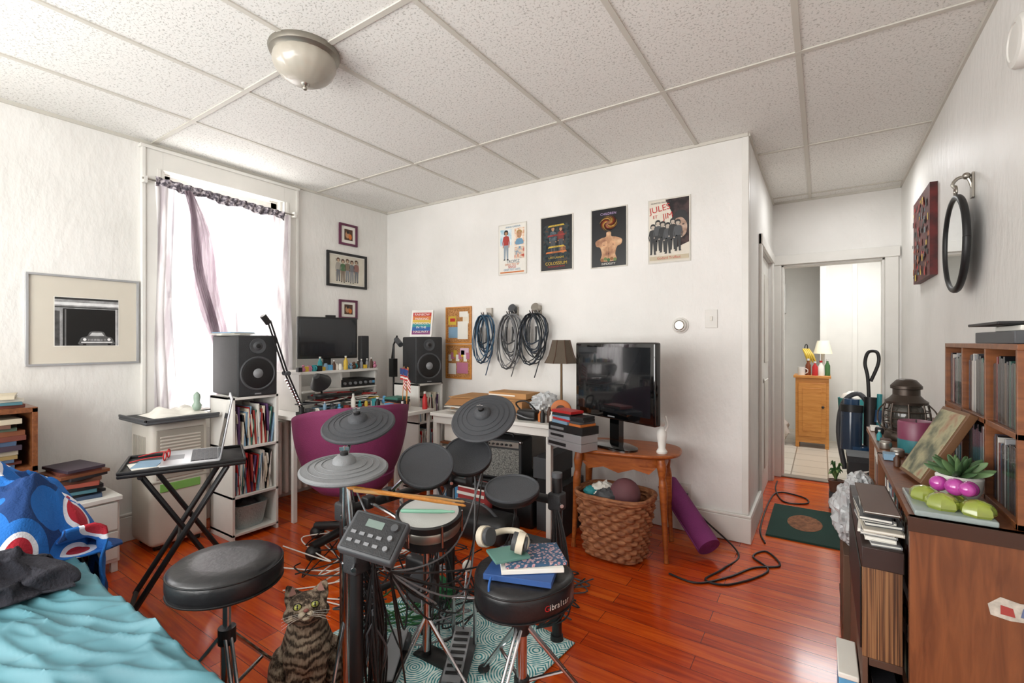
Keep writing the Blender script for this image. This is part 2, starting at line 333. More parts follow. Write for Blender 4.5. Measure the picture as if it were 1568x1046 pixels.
def baseb(n,a,b):
    m=Mb(n); m.b2(a,b,TRIM)
    lo=list(a);hi=list(b); lo[2]=b[2]; hi[2]=b[2]+.02
    m.b2(lo,hi,TRIM); m.done(.006)
baseb('baseboard_back',(XL,YB-.02,0),(XH+.02,YB,.16)); baseb('baseboard_left',(XL,YF,0),(XL+.02,YB-.02,.16)); baseb('baseboard_right',(XR-.02,YF,0),(XR,YE-.03,.16)); baseb('baseboard_hall',(XH,YB,0),(XH+.02,3.9,.16))
# window 1
m=Mb('window_1'); cw=.12
m.b2((XL,W0-cw,WZ0-.1),(XL+.03,W0,WZ1+cw),TRIM); m.b2((XL,W1,WZ0-.1),(XL+.03,W1+cw,WZ1+cw),TRIM); m.b2((XL,W0,WZ1),(XL+.03,W1,WZ1+cw),TRIM)
m.b2((XL,W0-cw-.01,WZ1+cw),(XL+.045,W1+cw+.01,WZ1+cw+.02),TRIM); m.b2((XL,W0-cw,WZ0-.12),(XL+.025,W1+cw,WZ0-.04),TRIM); m.b2((XL-.11,W0-cw-.01,WZ0-.04),(XL+.05,W1+cw+.01,WZ0),TRIM)
for y in (W0-cw,W1+cw-.02): m.b2((XL+.03,y,WZ0),(XL+.04,y+.02,WZ1+cw),TRIM)
for y in (W0-.035,W1+.015): m.b2((XL+.03,y,WZ0),(XL+.038,y+.02,WZ1),TRIM)
m.b2((XL-.11,W0,WZ0),(XL-.0,W0+.02,WZ1),TRIM); m.b2((XL-.11,W1-.02,WZ0),(XL,W1,WZ1),TRIM)
for z in (WZ0,1.58,WZ1-.06): m.b2((XL-.09,W0+.02,z),(XL-.05,W1-.02,z+.05),TRIM)
for y in (W0+.02,W1-.07): m.b2((XL-.09,y,WZ0),(XL-.05,y+.05,WZ1),TRIM)
m.b2((XL-.072,W0+.05,WZ0+.04),(XL-.068,W1-.05,WZ1-.05),glassmat()); m.done(.003)
SH=sheer('sheer_curtain_fabric','e8e5e6',.13,'b0a8ad',.58); SHP=sheer('gathered_curtain_fabric','c6b8c0',.14,'a08d98',.42)  # greyer second tone on the sheer paints fold shade into the cloth
def curt(n,y0,y1,yb0,yb1,zt,zb,mt,amp=.022,fr=11,x=XL+.065):
    m=Mb(n)
    def f(u,v):
        k=v**.8; ya=y0+(yb0-y0)*k; yb=y1+(yb1-y1)*k
        y=ya+(yb-ya)*u+.01*sin(v*6+u*9); a=amp*(.5+.6*v)
        return (x+a*sin(u*fr*2*pi+1.5*sin(v*3))+.012*noise.noise(Vector((u*6,v*4,x*3))), y, zt+(zb-zt)*v+.012*sin(u*14))
    m.grid(f,150,40,mt); return m.done(ang=80)
curt('window_curtain',1.27,1.74,1.27,1.80,2.33,.80,SH); curt('window_curtain',1.74,2.2,1.78,2.2,2.31,.80,SH,x=XL+.08)
m=Mb('curtain_scarf')
for sx,wk,yo,ph,zl in ((.128,.85,0,0,1.30),(.142,.35,-.02,1.4,1.42)):
    def f(u,v,sx=sx,wk=wk,yo=yo,ph=ph,zl=zl):
        yc=1.44+yo+.24*v**.9+.02*sin(v*9+ph); wd=wk*(.03+.035*sin(min(v*1.25,1)*pi)+.05*v)
        return (XL+sx+.012*sin(u*5*pi*2+v*4+ph),yc+(u-.5)*2*wd,2.30-zl*v)
    m.grid(f,60,40,SHP)
m.done(ang=80)
m=Mb('curtain_rod'); m.cyl((XL+.075,1.2,2.335),(XL+.075,2.26,2.325),.007,NICK)
for y in (1.215,2.245): m.b2((XL+.042,y-.01,2.31),(XL+.085,y+.01,2.35),WHITE)
m.done()
m=Mb('curtain_valance')
m.grid(lambda u,v:(XL+.105+.010*sin(u*90+v*3),1.26+.88*u,2.355-.062*v-.03*u+.010*sin(u*23)*v),150,6,noisemat('dark_lace_print',55,[(.38,'3e3a42'),(.5,'7c747e'),(.62,'cfc8cc')])); m.done(ang=80)
# ceiling lamp
m=Mb('ceiling_light',TM((-1.96,1.255,0)))
m.lathe([(.06,2.6),(.15,2.6),(.153,2.59),(.148,2.575),(.135,2.568),(.128,2.56)],mat('8f8a80',.4,.8,var=.05),n=48)
FG=mat('aaa396',.35,.0,var=.08,coat=.5)
m.lathe([(.130,2.563),(.134,2.55),(.132,2.53),(.122,2.505),(.100,2.48),(.07,2.462),(.03,2.452),(.0,2.45)],FG,n=64,f=lambda a:1+.015*abs(sin(a*8)))
m.lathe([(.018,2.452),(.014,2.445),(.006,2.44),(.011,2.432),(.009,2.424),(0,2.42)],NICK,n=16); m.done()
# ================= WALL ART
def WA(y,z): return FR((XL+.001,y,z),(0,1,0),(0,0,1))
def WB(x,z): return FR((x,YB-.001,z),(1,0,0),(0,0,1))
def WC(y,z): return FR((XR-.001,y,z),(0,-1,0),(0,0,1))
def frame(m,w,h,fw,fm,bg,t=.02):
    m.b2((0,0,0),(w,fw,t),fm); m.b2((0,h-fw,0),(w,h,t),fm); m.b2((0,fw,0),(fw,h-fw,t),fm); m.b2((w-fw,fw,0),(w,h-fw,t),fm); m.b2((fw,fw,0),(w-fw,h-fw,t*.4),bg)
def G(c,v=.15): return mat(c,.4,var=v,scale=30)
m=Mb('framed_photograph',WA(.68,1.14)); w,h=.52,.53
frame(m,w,h,.012,SILV,mat('d0c9bb',.5,var=.03)); z=.0095
x0,y0,x1,y1=.12,.115,.415,.40
m.rect(x0-.004,y0-.004,x1+.004,y1+.004,PAPER,z-.0004); m.rect(x0,y0,x1,y1,G('9a9a9a',.4),z)
m.rect(x0,y0,.142,.32,G('4a4a4a',.5),z+.0002); m.rect(x0,.355,x1,.372,G('e0e0e0'),z+.0004); m.rect(x0,.388,x1,y1,G('2d2d2d'),z+.0004); m.rect(x0,.34,x1,.347,G('3c3c3c'),z+.0005)
m.rect(.155,y0,.40,.335,G('0b0b0b'),z+.0006); m.rect(.163,y0,.17,.33,G('6a6a6a'),z+.0007); m.rect(.40,y0,.407,.34,G('c4c4c4'),z+.0007)
m.poly(smooth2([(.235,.120),(.385,.120),(.390,.145),(.378,.166),(.355,.172),(.338,.200),(.282,.200),(.264,.172),(.24,.165),(.23,.145)]),G('5e5e5e',.3),z+.0008)
m.poly([(.273,.174),(.346,.174),(.333,.194),(.287,.194)],G('c5c5c5'),z+.001); m.rect(.237,.132,.385,.138,G('dddddd'),z+.0011); m.rect(.268,.144,.352,.156,G('999999',.6),z+.0011)
for x in (.253,.368): m.disc(x,.152,.008,G('f4f4f4'),z+.0012)
for i in range(5): m.rect(.276+.016*i,.144,.278+.016*i,.156,G('222222'),z+.0013)
for x in (.245,.362): m.rect(x,.117,x+.015,.127,G('050505'),z+.0011)
m.done(.001)
PF=mat('5a1f3f',.4)
def smallpic(n,y0,z0,w,h,fm,inner,fw=.02):
    m=Mb(n,WA(y0,z0)); frame(m,w,h,fw,fm,PAPER,.018); inner(m,w,h); return m.done(.001)
def in1(m,w,h):
    m.rect(w*.28,h*.25,w*.74,h*.76,BROWN,.0085); m.disc(w*.45,h*.5,w*.11,SKIN,.009,h*.17); m.disc(w*.6,h*.42,w*.09,ORANGE,.0092,h*.13); m.disc(w*.47,h*.62,w*.07,BLACK,.0094)
smallpic('framed_picture',2.72,2.18,.2,.2,PF,in1); smallpic('framed_picture',2.72,1.49,.2,.18,PF,in1)
def person(m,x,y,s,top,bot,z=.008,skin=SKIN,hair=BROWN,arm=1):
    Q=lambda pts:[(x+a*s,y+b*s) for a,b in pts]
    m.poly(smooth2(Q([(-.022,.15),(-.02,.18),(0,.19),(.02,.18),(.022,.15),(0,.145)])),hair,z)
    m.poly(smooth2(Q([(-.014,.15),(-.014,.168),(0,.172),(.014,.168),(.014,.15),(0,.138)])),skin,z+.0003); m.rect(x-.006*s,y+.128*s,x+.006*s,y+.145*s,skin,z+.0001)
    m.poly(Q([(-.026,.05),(-.034,.11),(-.028,.13),(-.01,.136),(.01,.136),(.028,.13),(.034,.11),(.026,.05)]),top,z+.0002)
    for k in (-1,1): m.poly(Q([(.031*k,.125),(.042*k,.07),(.034*k*arm,.035),(.028*k*arm,.04),(.034*k,.075),(.024*k,.115)]),top,z+.0003); m.disc(x+.032*k*arm*s,y+.033*s,.006*s,skin,z+.0004)
    m.poly(Q([(-.026,.055),(.026,.055),(.024,-.08),(.008,-.08),(0,.03),(-.008,-.08),(-.024,-.08)]),bot,z+.0001); 
    for k in (-1,1): m.disc(x+.018*k*s,y-.083*s,.011*s,BLACK,z+.0002,.005*s)
def in2(m,w,h):
    m.rect(.03,.03,w-.03,h-.03,mat('cdc7b8',.6),.0085); m.rect(.09,.06,w-.09,h-.06,mat('bdb7a8',.6,var=.3,scale=20),.0086)
    for i in range(5): person(m,.12+i*.05,.12-(i%2)*.008,.78,[mat('a09a90',.5),PAL[12],mat('7a6a5a',.5),mat('6a6c70',.5),mat('8a6058',.5)][i],[mat('6a6c70',.5),mat('7a6a5a',.5),GREY,GREY,mat('6a6c70',.5)][i],.0087,mat('b79c84',.5))
smallpic('framed_picture',2.59,1.785,.44,.32,BLACK,in2,.022)
def poster(x0,z0,w,h,bg,fn,edge=OFFW):
    m=Mb('wall_poster',WB(x0,z0)); m.b2((0,0,0),(w,h,.006),edge); m.rect(.008,.008,w-.008,h-.008,bg,.0065); fn(m,w,h); m.done()
def p1(m,w,h):
    m.text('ANNA KARINA',.022,.15,.395,mat('5a88a8',.5),.0085); m.rect(.02,.25,.135,.385,noisemat('poster_sky',20,[(.4,'9cc4d4'),(.6,'dfe8ea')]),.007); m.rect(.165,.24,.262,.385,noisemat('poster_portraits',28,[(.35,'c9804a'),(.5,'e8cdb4'),(.65,'f0e8dc')]),.007)
    person(m,.08,.205,.92,mat('a8362e',.5),mat('8f9ca6',.5),.0072,SKIN,BLACK); m.disc(.213,.33,.024,SKIN,.0076,.030); m.disc(.213,.350,.027,mat('a98a4a',.5),.0074,.02); m.poly(smooth2([(.175,.25),(.185,.29),(.213,.298),(.242,.29),(.252,.25)]),mat('6a94b0',.5),.0073); m.rect(.165,.13,.262,.23,noisemat('poster_lower_art',30,[(.35,'b8483a'),(.5,'e0c9b0'),(.65,'5a88a8')]),.007)
    m.text('TROPEZ',.036,.15,.098,mat('4a5a6a',.5),.0085); m.text('DIRECTED BY',.024,.142,.078,ORANGE,.0085); m.text('SINGS',.030,.14,.055,RED,.0085); m.text('GREATEST HITS',.024,.14,.034,mat('5a88a8',.5),.0085); m.rect(.02,.015,.26,.026,ORANGE,.0085)
poster(-2.319,1.845,.284,.43,PAPER,p1)
def p2(m,w,h):
    m.text('HAVE YOU EVER BEEN ELECTED',.0165,w/2,h-.04,PAPER); m.text('TO STARRING IN A MOVIE',.014,w/2,h-.06,PAPER)
    m.rect(.03,.08,w-.03,.37,noisemat('poster_dark_collage',30,[(.4,'101418'),(.55,'2a3c40'),(.7,'5c3a28')]),.007)
    person(m,w/2-.03,.205,.82,noisemat('poster_suit',60,[(.4,'2a3a44'),(.6,'5a6a70')]),DGREY,.0072,SKIN,BLACK); person(m,w/2+.04,.215,.72,mat('7a2a20',.5),DGREY,.0076,SKIN,BROWN); m.disc(w/2+.06,.17,.026,noisemat('poster_face',50,[(.4,'4a2c20'),(.6,'a87450')]),.0084,.033)
    for i,(a,b,c) in enumerate(((.352,YEL,.15),(.275,mat('98302a',.5),.16),(.185,YEL,.15),(.142,ORANGE,.19))): m.poly([(w/2-c/2,a),(w/2+c/2,a+.004),(w/2+c/2-.01,a+.016),(w/2-c/2+.01,a+.013)],b,.0088); m.text(['LATE SHOW','BANDITS!','HORROR','MIDNIGHT'][i],.014,w/2,a+.003,BLACK,.0092)
    m.text('LAST LAUGHS',.022,w/2,.10,YEL,.009); m.text('COLOSSEUM',.034,w/2,.05,YEL,.009); m.text('THE EXORCISM SHOW',.015,w/2,.03,RED,.009)
poster(-1.904,1.84,.292,.44,mat('101012',.35),p2)
def p3(m,w,h):
    SK=noisemat('poster_torso',14,[(.35,'8a5a40'),(.5,'b98a64'),(.68,'dcb68e')],.5)
    Q=smooth2([(.085,.05),(.2,.05),(.195,.1),(.21,.15),(.24,.165),(.245,.2),(.2,.222),(.165,.23),(.16,.262),(.128,.262),(.122,.23),(.088,.222),(.042,.2),(.046,.165),(.077,.15),(.09,.1)])
    m.poly(Q,SK,.007)
    for k in (-1,1): m.poly(smooth2([(.143+.012*k,.158),(.143+.048*k,.154),(.143+.052*k,.185),(.143+.015*k,.195)]),mat('d0a078',.5,var=.25,scale=30),.0074); m.disc(.143+.036*k,.168,.004,BROWN,.0078)
    m.tube([(.143,.15,.0074),(.143,.11,.0074),(.143,.07,.0074)],.001,BROWN,n=4); m.disc(.143,.1,.004,BROWN,.0078); GO=[mat('a8702f',.5,var=.4,scale=60),mat('cfa660',.5,var=.4,scale=60),mat('5a3018',.5),mat('7e2a20',.5)]
    for i in range(14):
        a=i*2*pi/14; pts=[(w/2+ (.01+.06*t)*cos(a+2.6*t),.328+(.01+.06*t)*sin(a+2.6*t)*.85,.0078+.0002*i) for t in [k/8 for k in range(9)]]
        m.tube(pts,[.004,.006,.007,.008,.007,.006,.005,.003,.001],GO[i%4],n=6,flat=.2)
    m.disc(w/2,.318,.020,mat('8a5436',.5,var=.5,scale=50),.0115,.026)
    for i in range(5): m.disc(w/2-.05+i*.025,.056+.008*(i%2),.013,[mat('8a5a2a',.5),mat('6a7a40',.5),GREEN][i%3],.008)
    m.text('PRISONERS OF THE MARMALADE',.0155,w/2,h-.03,PAPER); m.text('CHILDREN',.026,w/2,h-.056,mat('b9a0c8',.5),.013); m.text('INFIDELITY',.022,w/2,.02,PAPER,.009)
poster(-1.463,1.83,.286,.445,mat('0c0c10',.3),p3)
def p4(m,w,h):
    m.poly([(.12,h-.01),(w-.01,h-.01),(w-.01,.13),(.2,.1),(.15,.2),(.17,.33)],noisemat('poster_night',18,[(.4,'1c1718'),(.6,'4a3838')]),.007)
    m.poly(smooth2([(.185,.18),(.17,.24),(.19,.30),(.23,.31),(.262,.27),(.262,.2),(.23,.165)]),noisemat('poster_portrait',22,[(.35,'5a463c'),(.5,'a88a78'),(.65,'cbb2a0')]),.0075); m.poly(smooth2([(.165,.27),(.19,.34),(.25,.345),(.275,.28),(.272,.2),(.262,.26),(.23,.30),(.19,.295)]),BLACK,.0078)
    for x in (.2,.24): m.disc(x,.252,.008,BLACK,.008,.004)
    m.disc(.222,.195,.010,mat('7a3a34',.5),.008,.004)
    m.text('JULES',.060,.085,.36,RED,.009,rz=8); m.text('JIM',.056,.14,.305,RED,.009,rz=8); m.text('ET',.03,.05,.315,RED,.009)
    for i in range(6): person(m,.035+i*.034,.13+.012*((i*2)%3),.78,[BLACK,DGREY][i%2],BLACK,.0085+.0003*i,mat('bdb0a2',.5),BLACK)
    m.rect(.012,.02,w-.012,.048,mat('c7ba9f',.6),.0105); m.text('Godard Truffaut',.024,w/2,.026,RED,.011); m.text('FRANCOIS TRUFFAUT',.014,.09,.415,DGREY,.009)
poster(-1.025,1.826,.288,.447,mat('ddd5c6',.5),p4)
for k,(z,hh) in enumerate(((1.262,.335),(.94,.315))):
    m=Mb('cork_board',WB(-2.913,z)); frame(m,.3,hh,.014,PINE,CORK,.016)
    if k==0:
        m.rect(.03,.17,.12,.25,YEL,.008); m.rect(.05,.2,.11,.23,RED,.0085); m.rect(.03,.05,.14,.15,PAL[9],.008); m.rect(.14,.04,.26,.2,PAPER,.009); m.rect(.2,.18,.27,.27,PAL[2],.0085); m.rect(.16,.24,.26,.29,PAPER,.0087)
    else:
        for i in range(8): m.rect(.03+.03*i,.16+.02*(i%3),.07+.03*i,.22+.02*(i%3),[PAPER,PAL[13],YEL][i%3],.008+.0003*i)
        m.rect(.03,.04,.12,.14,PAPER,.008); m.rect(.13,.05,.26,.15,PAL[13],.0085); m.rect(.17,.22,.27,.28,mat('d9b8cc',.6),.0095)
    m.done(.001)
m=Mb('light_switch',WB(-.645,1.37)); m.b2((0,0,0),(.075,.12,.006),WHITE); m.b2((.03,.045,.006),(.045,.075,.014),PAPER); m.done(.002)
m=Mb('wall_thermostat',NRM((-.805,YB,1.39),(0,-1,0))); m.lathe([(.055,0),(.055,.008),(.046,.012),(.044,.03),(.04,.036),(.0,.036)],WHITE,n=40); m.lathe([(.036,.036),(.034,.042),(.03,.044),(.028,.04),(0,.04)],NICK,n=32); m.done()
m=Mb('power_outlet',WB(-.81,.2)); m.b2((0,0,0),(.075,.12,.006),WHITE); m.b2((.02,.07,.006),(.055,.1,.009),PAPER); m.b2((.018,.015,.006),(.058,.055,.03),BLACK); m.done(.002)
# hanging cables
for k,(x,cc,rx,rz) in enumerate(((-2.409,('1f3d58','16222e','2c5470'),.078,.20),(-2.145,('5b5c5e','3a3b3d','7d7e80'),.095,.22),(-1.923,('1a222c','2a3440','0e1216'),.105,.20))):
    m=Mb('hanging_cable_coil',TM((x,YB-.06,0))); cm=[mat(c,.5) for c in cc]
    m.b2((-.03,.035,1.50),(.03,.06,1.57),NICK); m.tube([(0,.04,1.53),(0,-.01,1.51),(0,-.03,1.5),(0,-.045,1.53)],.006,CHROME,sm=5)
    for j in (-1,1): m.tube([(.02*j,.04,1.52),(.03*j,0,1.5),(.035*j,-.03,1.53)],.005,CHROME,sm=5)
    if k: m.cyl((-.0,.03,1.545),(0,-.005,1.56),.035,DGREY if k==1 else NICK)
    rr=random.Random(k+3)
    for q in range(3):
        pts=[]; nl=4
        for i in range(nl*16+1):
            a=2*pi*i/16; j=i/16; ax=rx*(.62+.4*sin(j*2.1+q*1.9)**2+.08*q); az=rz*(.72+.32*cos(j*1.3+q)**2); ox=.032*sin(j*1.7+q*2)
            pts.append((ox+ax*sin(a),-.02+.018*cos(j*1.3+q)-.008*q,1.505-az+az*cos(a)))
        m.tube(pts,.0045,cm[q],n=6)
    m.tube([(0.02,-.02,1.5),(.05,-.03,1.35),(.07,-.02,1.2),(.03,-.02,1.06),(.0,-.01,.99)],.0045,cm[0],sm=6)
    for s in (-1,1): m.tube([(.03*s,-.035,1.40),(.035*s,-.04,1.34),(.03*s,-.04,1.28)],.008,BLACK,sm=3)
    m.tube([(-.06,-.045,1.28),(0,-.055,1.26),(.06,-.045,1.29)],.006,cm[1],sm=4)
    m.done()
# right wall things
m=Mb('wall_canvas',WC(4.2,1.67)); m.b2((0,0,0),(.58,.54,.035),mat('5c1715',.5,var=.7,scale=14))
rr=random.Random(3)
for i in range(80):
    x=rr.uniform(.01,.52);y=rr.uniform(.01,.49); m.rect(x,y,x+rr.uniform(.02,.05),y+rr.uniform(.015,.045),rr.choice([RED,BLACK,mat('a85a2a',.5),mat('9a1512',.5),mat('3a1a1a',.5),BLACK,mat('6a7a80',.5),mat('8a1512',.5),YEL]),.0355+.0001*i)
m.done()
m=Mb('round_wall_mirror',FR((.50,2.85,1.716),(0,-1,0),(0,0,1)))
MIR=mat('e8ecee',.02,1,var=.01); q=.205
m.tube([(q*.95*cos(2*pi*i/48),q*sin(2*pi*i/48),0) for i in range(49)],.014,BLACK,n=10); m.poly([((q-.01)*.95*cos(2*pi*i/48),(q-.01)*sin(2*pi*i/48)) for i in range(48)],MIR,.004); m.poly([(q*.95*cos(-2*pi*i/48),q*sin(-2*pi*i/48)) for i in range(48)],BLACK,-.01)
m.tube([(0,.21,0),(-.02,.235,0),(0,.26,0),(.02,.235,0),(0,.21,0)],.005,NICK,sm=5)
m.tube([(0,.245,-.055),(0,.29,-.04),(0,.295,-.01),(0,.27,.01),(0,.25,0)],.007,NICK,sm=5); m.b2((-.02,.20,-.058),(.02,.31,-.05),NICK); m.ell((0,.30,-.035),.015,NICK); m.done()
m=Mb('smoke_detector',NRM((XR,2.21,2.27),(-1,0,0))); m.lathe([(.085,0),(.085,.02),(.078,.03),(.06,.034),(.058,.03),(.03,.032),(0,.032)],WHITE,n=48); m.done()
# ================= BED
SHEET=noisemat('teal_sheet',3,[(.3,'43727d'),(.7,'528590')],.55,.0)
m=Mb('bed'); 
def wr(x,y):
    a=rg(Vector((x*1.0+y*.9,y*3.0-x*1.2,0))*1.2); b=rg(Vector((x*2.0+y*2.8,y*7.5-x*3.2,4))*1.2); c=rg(Vector((x*1.8+y*1.6,y*13-x*6.0,3))*1.1); e=rg(Vector((x*4.0-y*4.5,x*1.4+y*2,3))*1.7); d=noise.noise(Vector((x*2+y*3,y*3,9))*1.5)
    return .020*a+.019*max(b,0)**2+.012*max(c,0)**3+.010*max(e,0)**3+.006*d
def f(u,v):
    x=-3.15+2.6*u; L=1.42+.42; q=L*v
    if q<1.4: y=-.88+q; return (x,y,.486+wr(x,y))
    e=(q-1.4)/.44; k=min(1,e*5); y=.52+.02*sin(k*pi/2)+.008*sin(x*16)*e; z=.486+wr(x,.52)*(1-k)-.035*(1-cos(k*pi/2))-max(0,e-.1)*.42
    return (x,y,z)
m.grid(f,420,280,SHEET)
m.b2((-3.13,-.86,.24),(-.57,.51,.46),OFFW,r=.05); m.b2((-3.12,-.85,.1),(-.58,.50,.24),DGREY)
for x in (-3.05,-.65):
    for y in (-.78,.43): m.b2((x-.03,y-.03,0),(x+.03,y+.03,.1),BROWN)
m.done(ang=80)
def foldgrid(m,c,ax,ay,hh,mt,sd,zb=.51,nn=120,pw=2.2):
    def f(u,v):
        x=(u-.5)*2;y=(v-.5)*2; r=min(1,(abs(x)**2.6+abs(y)**2.6)**(1/2.6)); e=max(0,1-r**pw)
        n=noise.noise(Vector((x*1.5,y*1.5,sd)))*.5+.30*rg(Vector((x*2.2+y,y*2.2-x*.6,sd+4)))+.15*rg(Vector((x*5,y*4,sd+1)))+.06*rg(Vector((x*11,y*9,sd)))
        X=c[0]+ax*x+.06*noise.noise(Vector((x*3,y*3,sd+9)));Y=c[1]+ay*y+.05*noise.noise(Vector((x*3,y*3,sd+2)))
        return (X,Y,zb+hh*e*(.55+.6*n))
    m.grid(f,nn,nn,mt)
def throwmat():
    m,nt,b=newmat('heart_throw'); v=N(nt,'ShaderNodeTexVoronoi',Scale=6.0,Randomness=.6); nt.links.new(coords(nt,(1,1,.8)),v.inputs['Vector'])
    r=ramp(nt,v.outputs['Distance'],[(0,'ae2434'),(.31,'ae2434'),(.315,'dfe1e8'),(.39,'dfe1e8'),(.395,'1d66b4'),(.6,'1d66b4'),(.605,'14386c')],'CONSTANT')
    nt.links.new(r.outputs[0],b.inputs['Base Color']); b.inputs['Roughness'].default_value=.95
    n=N(nt,'ShaderNodeTexNoise',Scale=160); nt.links.new(coords(nt),n.inputs['Vector']); bumpn(nt,b,n.outputs[0],.5,.006); return m
m=Mb('throw_blanket'); TH_=throwmat(); foldgrid(m,(-2.56,.34,0),.40,.30,.48,TH_,1.7,zb=.528,nn=140)
def f(u,v):
    x=-2.70+.55*u; s=v*.55
    y=.47+min(s,.13)+.02*sin(u*11)*v+.015*rg(Vector((u*5,v*3,2))); z=.60+.05*sin(u*7)-max(0,s-.10)*.80+.02*sin(u*19)
    return (x,y+.015*sin(u*17+1)*v,z)
m.grid(f,60,30,TH_); m.done(ang=85,solid=.008)
m=Mb('dark_pillow'); foldgrid(m,(-2.03,.30,0),.12,.16,.15,mat('2a2a32',.95,bump=.5,bscale=120),5.1,zb=.535,nn=60); m.done(ang=85,solid=.006)
# ================= LEFT FURNITURE
m=Mb('bookshelf',TM((-3.68,.1,0)))
for z in (0.0,.32,.62,.92): m.b2((0,0,z),(.33,.56,z+.025),SHELFW)
m.b2((0,0,0),(.33,.02,.94),SHELFW); m.b2((0,.54,0),(.33,.56,.94),SHELFW); m.b2((0,0,0),(.012,.56,.94),SHELFW)
T=TM((.31,.03,0),rz=90)
for i,z in enumerate((.025,.345)): brow(m,0,.5,0,.2,z,.26,T,rs=i,pal=BOOKS)
bstack(m,(.20,.40),.25,.22,.645,12,rs=4,pal=BOOKS,tmin=.014,tmax=.026,jit=10); bstack(m,(.20,.16),.25,.22,.645,11,rs=5,pal=BOOKS,tmin=.014,tmax=.024)
bstack(m,(.18,.42),.26,.22,.945,4,rs=9,pal=BOOKS,tmax=.018,jit=14); bstack(m,(.18,.14),.24,.19,.945,4,rs=8,pal=BOOKS); m.done(.002)
m=Mb('nightstand',TM((-3.62,.68,0))); m.b2((0,0,.40),(.37,.3,.425),WHITE); m.b2((.01,.01,.06),(.355,.29,.40),WHITE); 
for z in (.08,.24): m.b2((.355,.02,z),(.365,.28,z+.15),WHITE); m.ell((.372,.15,z+.075),.012,NICK)
for x in (.03,.33):
    for y in (.03,.27): m.b2((x-.015,y-.015,0),(x+.015,y+.015,.06),WHITE)
m.done(.003)
m=Mb('book_stack',TM((-3.44,.82,0))); bstack(m,(0,0),.26,.22,.425,10,rs=27,pal=BOOKS,jit=18,tmin=.013,tmax=.024); m.done(.001)
m=Mb('portable_air_conditioner',TM((-3.66,1.14,0)))
AC=mat('cdc7bc',.45,var=.04); AC2=mat('a09a8f',.5,var=.04)
m.b2((0,0,.03),(.31,.32,.79),AC,r=.035); m.b2((.305,.03,.44),(.318,.29,.74),AC2,r=.005)
for i in range(12): m.b2((.316,.05,.47+i*.02),(.322,.27,.48+i*.02),AC)
m.b2((.31,.05,.36),(.316,.27,.41),mat('77aa55',.5)); m.b2((.30,.0,.42),(.315,.32,.43),AC2)
for i in range(9): m.b2((.06+i*.022,-.004,.5),(.07+i*.022,.004,.7),AC2)
for x in (.05,.26):
    for y in (.05,.27): m.cyl((x,y-.015,.02),(x,y+.015,.02),.02,BLACK)
m.done(.002)
m=Mb('serving_tray',TM((-3.45,1.28,.79))); m.box((0,0,.012),(.42,.40,.02),DGREY,r=.008); m.box((0,0,.024),(.36,.36,.004),BLK2); m.b2((-.21,-.20,.02),(.21,-.19,.035),DGREY); m.b2((.195,-.20,.02),(.21,.20,.035),DGREY); m.done(.002)
m=Mb('folded_cloth',TM((-3.45,1.3,.818))); m.grid(lambda u,v:((u-.5)*.26,(v-.5)*.3,.045*(1-(2*u-1)**4)*(1-(2*v-1)**4)*(.7+.8*noise.noise(Vector((u*5,v*5,1))))),30,30,PAPER); m.lathe([(.02,0),(.028,.03),(.016,.05),(.02,.08),(.018,.10),(0,.12)],mat('9ab0a0',.4),TM((.08,.10,.02)),16); m.done(ang=80)
# white shelves
def shelf(loc,d,w,seed,hs,pal):
    m=Mb('white_shelf_unit',TM(loc)); t=.016
    m.b2((0,0,0),(d,t,.92),WHITE); m.b2((0,w-t,0),(d,w,.92),WHITE); m.b2((0,0,0),(.008,w,.92),WHITE)
    for z in (.0,.27,.58,.904): m.b2((0,0,z+(.03 if z==0 else 0)),(d,w,z+t+(.03 if z==0 else 0)),WHITE)
    T=TM((d-.02,.025,0),rz=90)
    brow(m,0,.245,0,.22,.597,hs,T,rs=seed,tmin=.004,tmax=.016,lean=4,pal=pal); brow(m,0,.245,0,.22,.287,hs,T,rs=seed+5,tmin=.004,tmax=.016,lean=4,pal=pal)
    return m.done(.0012)
MAGS=[PAPER,PAPER,OFFW,WHITE,PAL[0],BLACK,PAL[9],PAPER,PAL[5],PAL[2],PAL[3],RED]
shelf((-3.42,1.50,0),.30,.30,3,.27,MAGS)
m=Mb('storage_basket',TM((-3.26,1.65,.047))); m.lathe([(.09,0),(.115,.15),(.12,.155),(.11,.155),(.085,.01),(0,.01)],mat('a9b5b4',.6,bump=.8,bscale=60),n=32,f=lambda a:1/(abs(cos(a))**4+abs(sin(a))**4)**.25); m.ell((0,0,.12),(.08,.08,.05),DGREY,disp=lambda d:1+.3*noise.noise(d*4)); m.done()
def monitor_speaker(loc,rz,dp=.36):
    m=Mb('studio_monitor_speaker',TM(loc,rz=rz)); m.b2((-dp,-.125,0),(0,.125,.40),BLK2,r=.012)
    K=NRM((.0,0,.15),(1,0,0)); m.lathe([(.112,-.002),(.112,.005),(.105,.008),(.096,.003),(.05,.002),(.03,.003),(.025,.008),(0,.012)],DGREY,K,40)
    m.lathe([(.098,.0045),(.09,.007),(.045,.0035),(.035,.004)],BLACK,K,40); m.lathe([(.032,.004),(.02,.014),(0,.017)],GREY,K,24)
    K=NRM((.0,0,.33),(1,0,0)); m.lathe([(.052,-.001),(.05,.005),(.03,.002),(.02,.008),(0,.012)],DGREY,K,32); m.lathe([(.016,.003),(.014,.012),(0,.014)],BLACK,K,20)
    m.b2((0,-.02,.012),(.002,.02,.02),GREY); return m.done()
monitor_speaker((-3.11,1.655,.92),-6,.44)
m=Mb('paper_stack',TM((-3.36,1.62,1.32))); bstack(m,(0,0),.26,.2,0,5,rs=4,tmin=.003,tmax=.008,jit=25,pal=[PAPER,PAL[11],PAL[9]]); m.done()
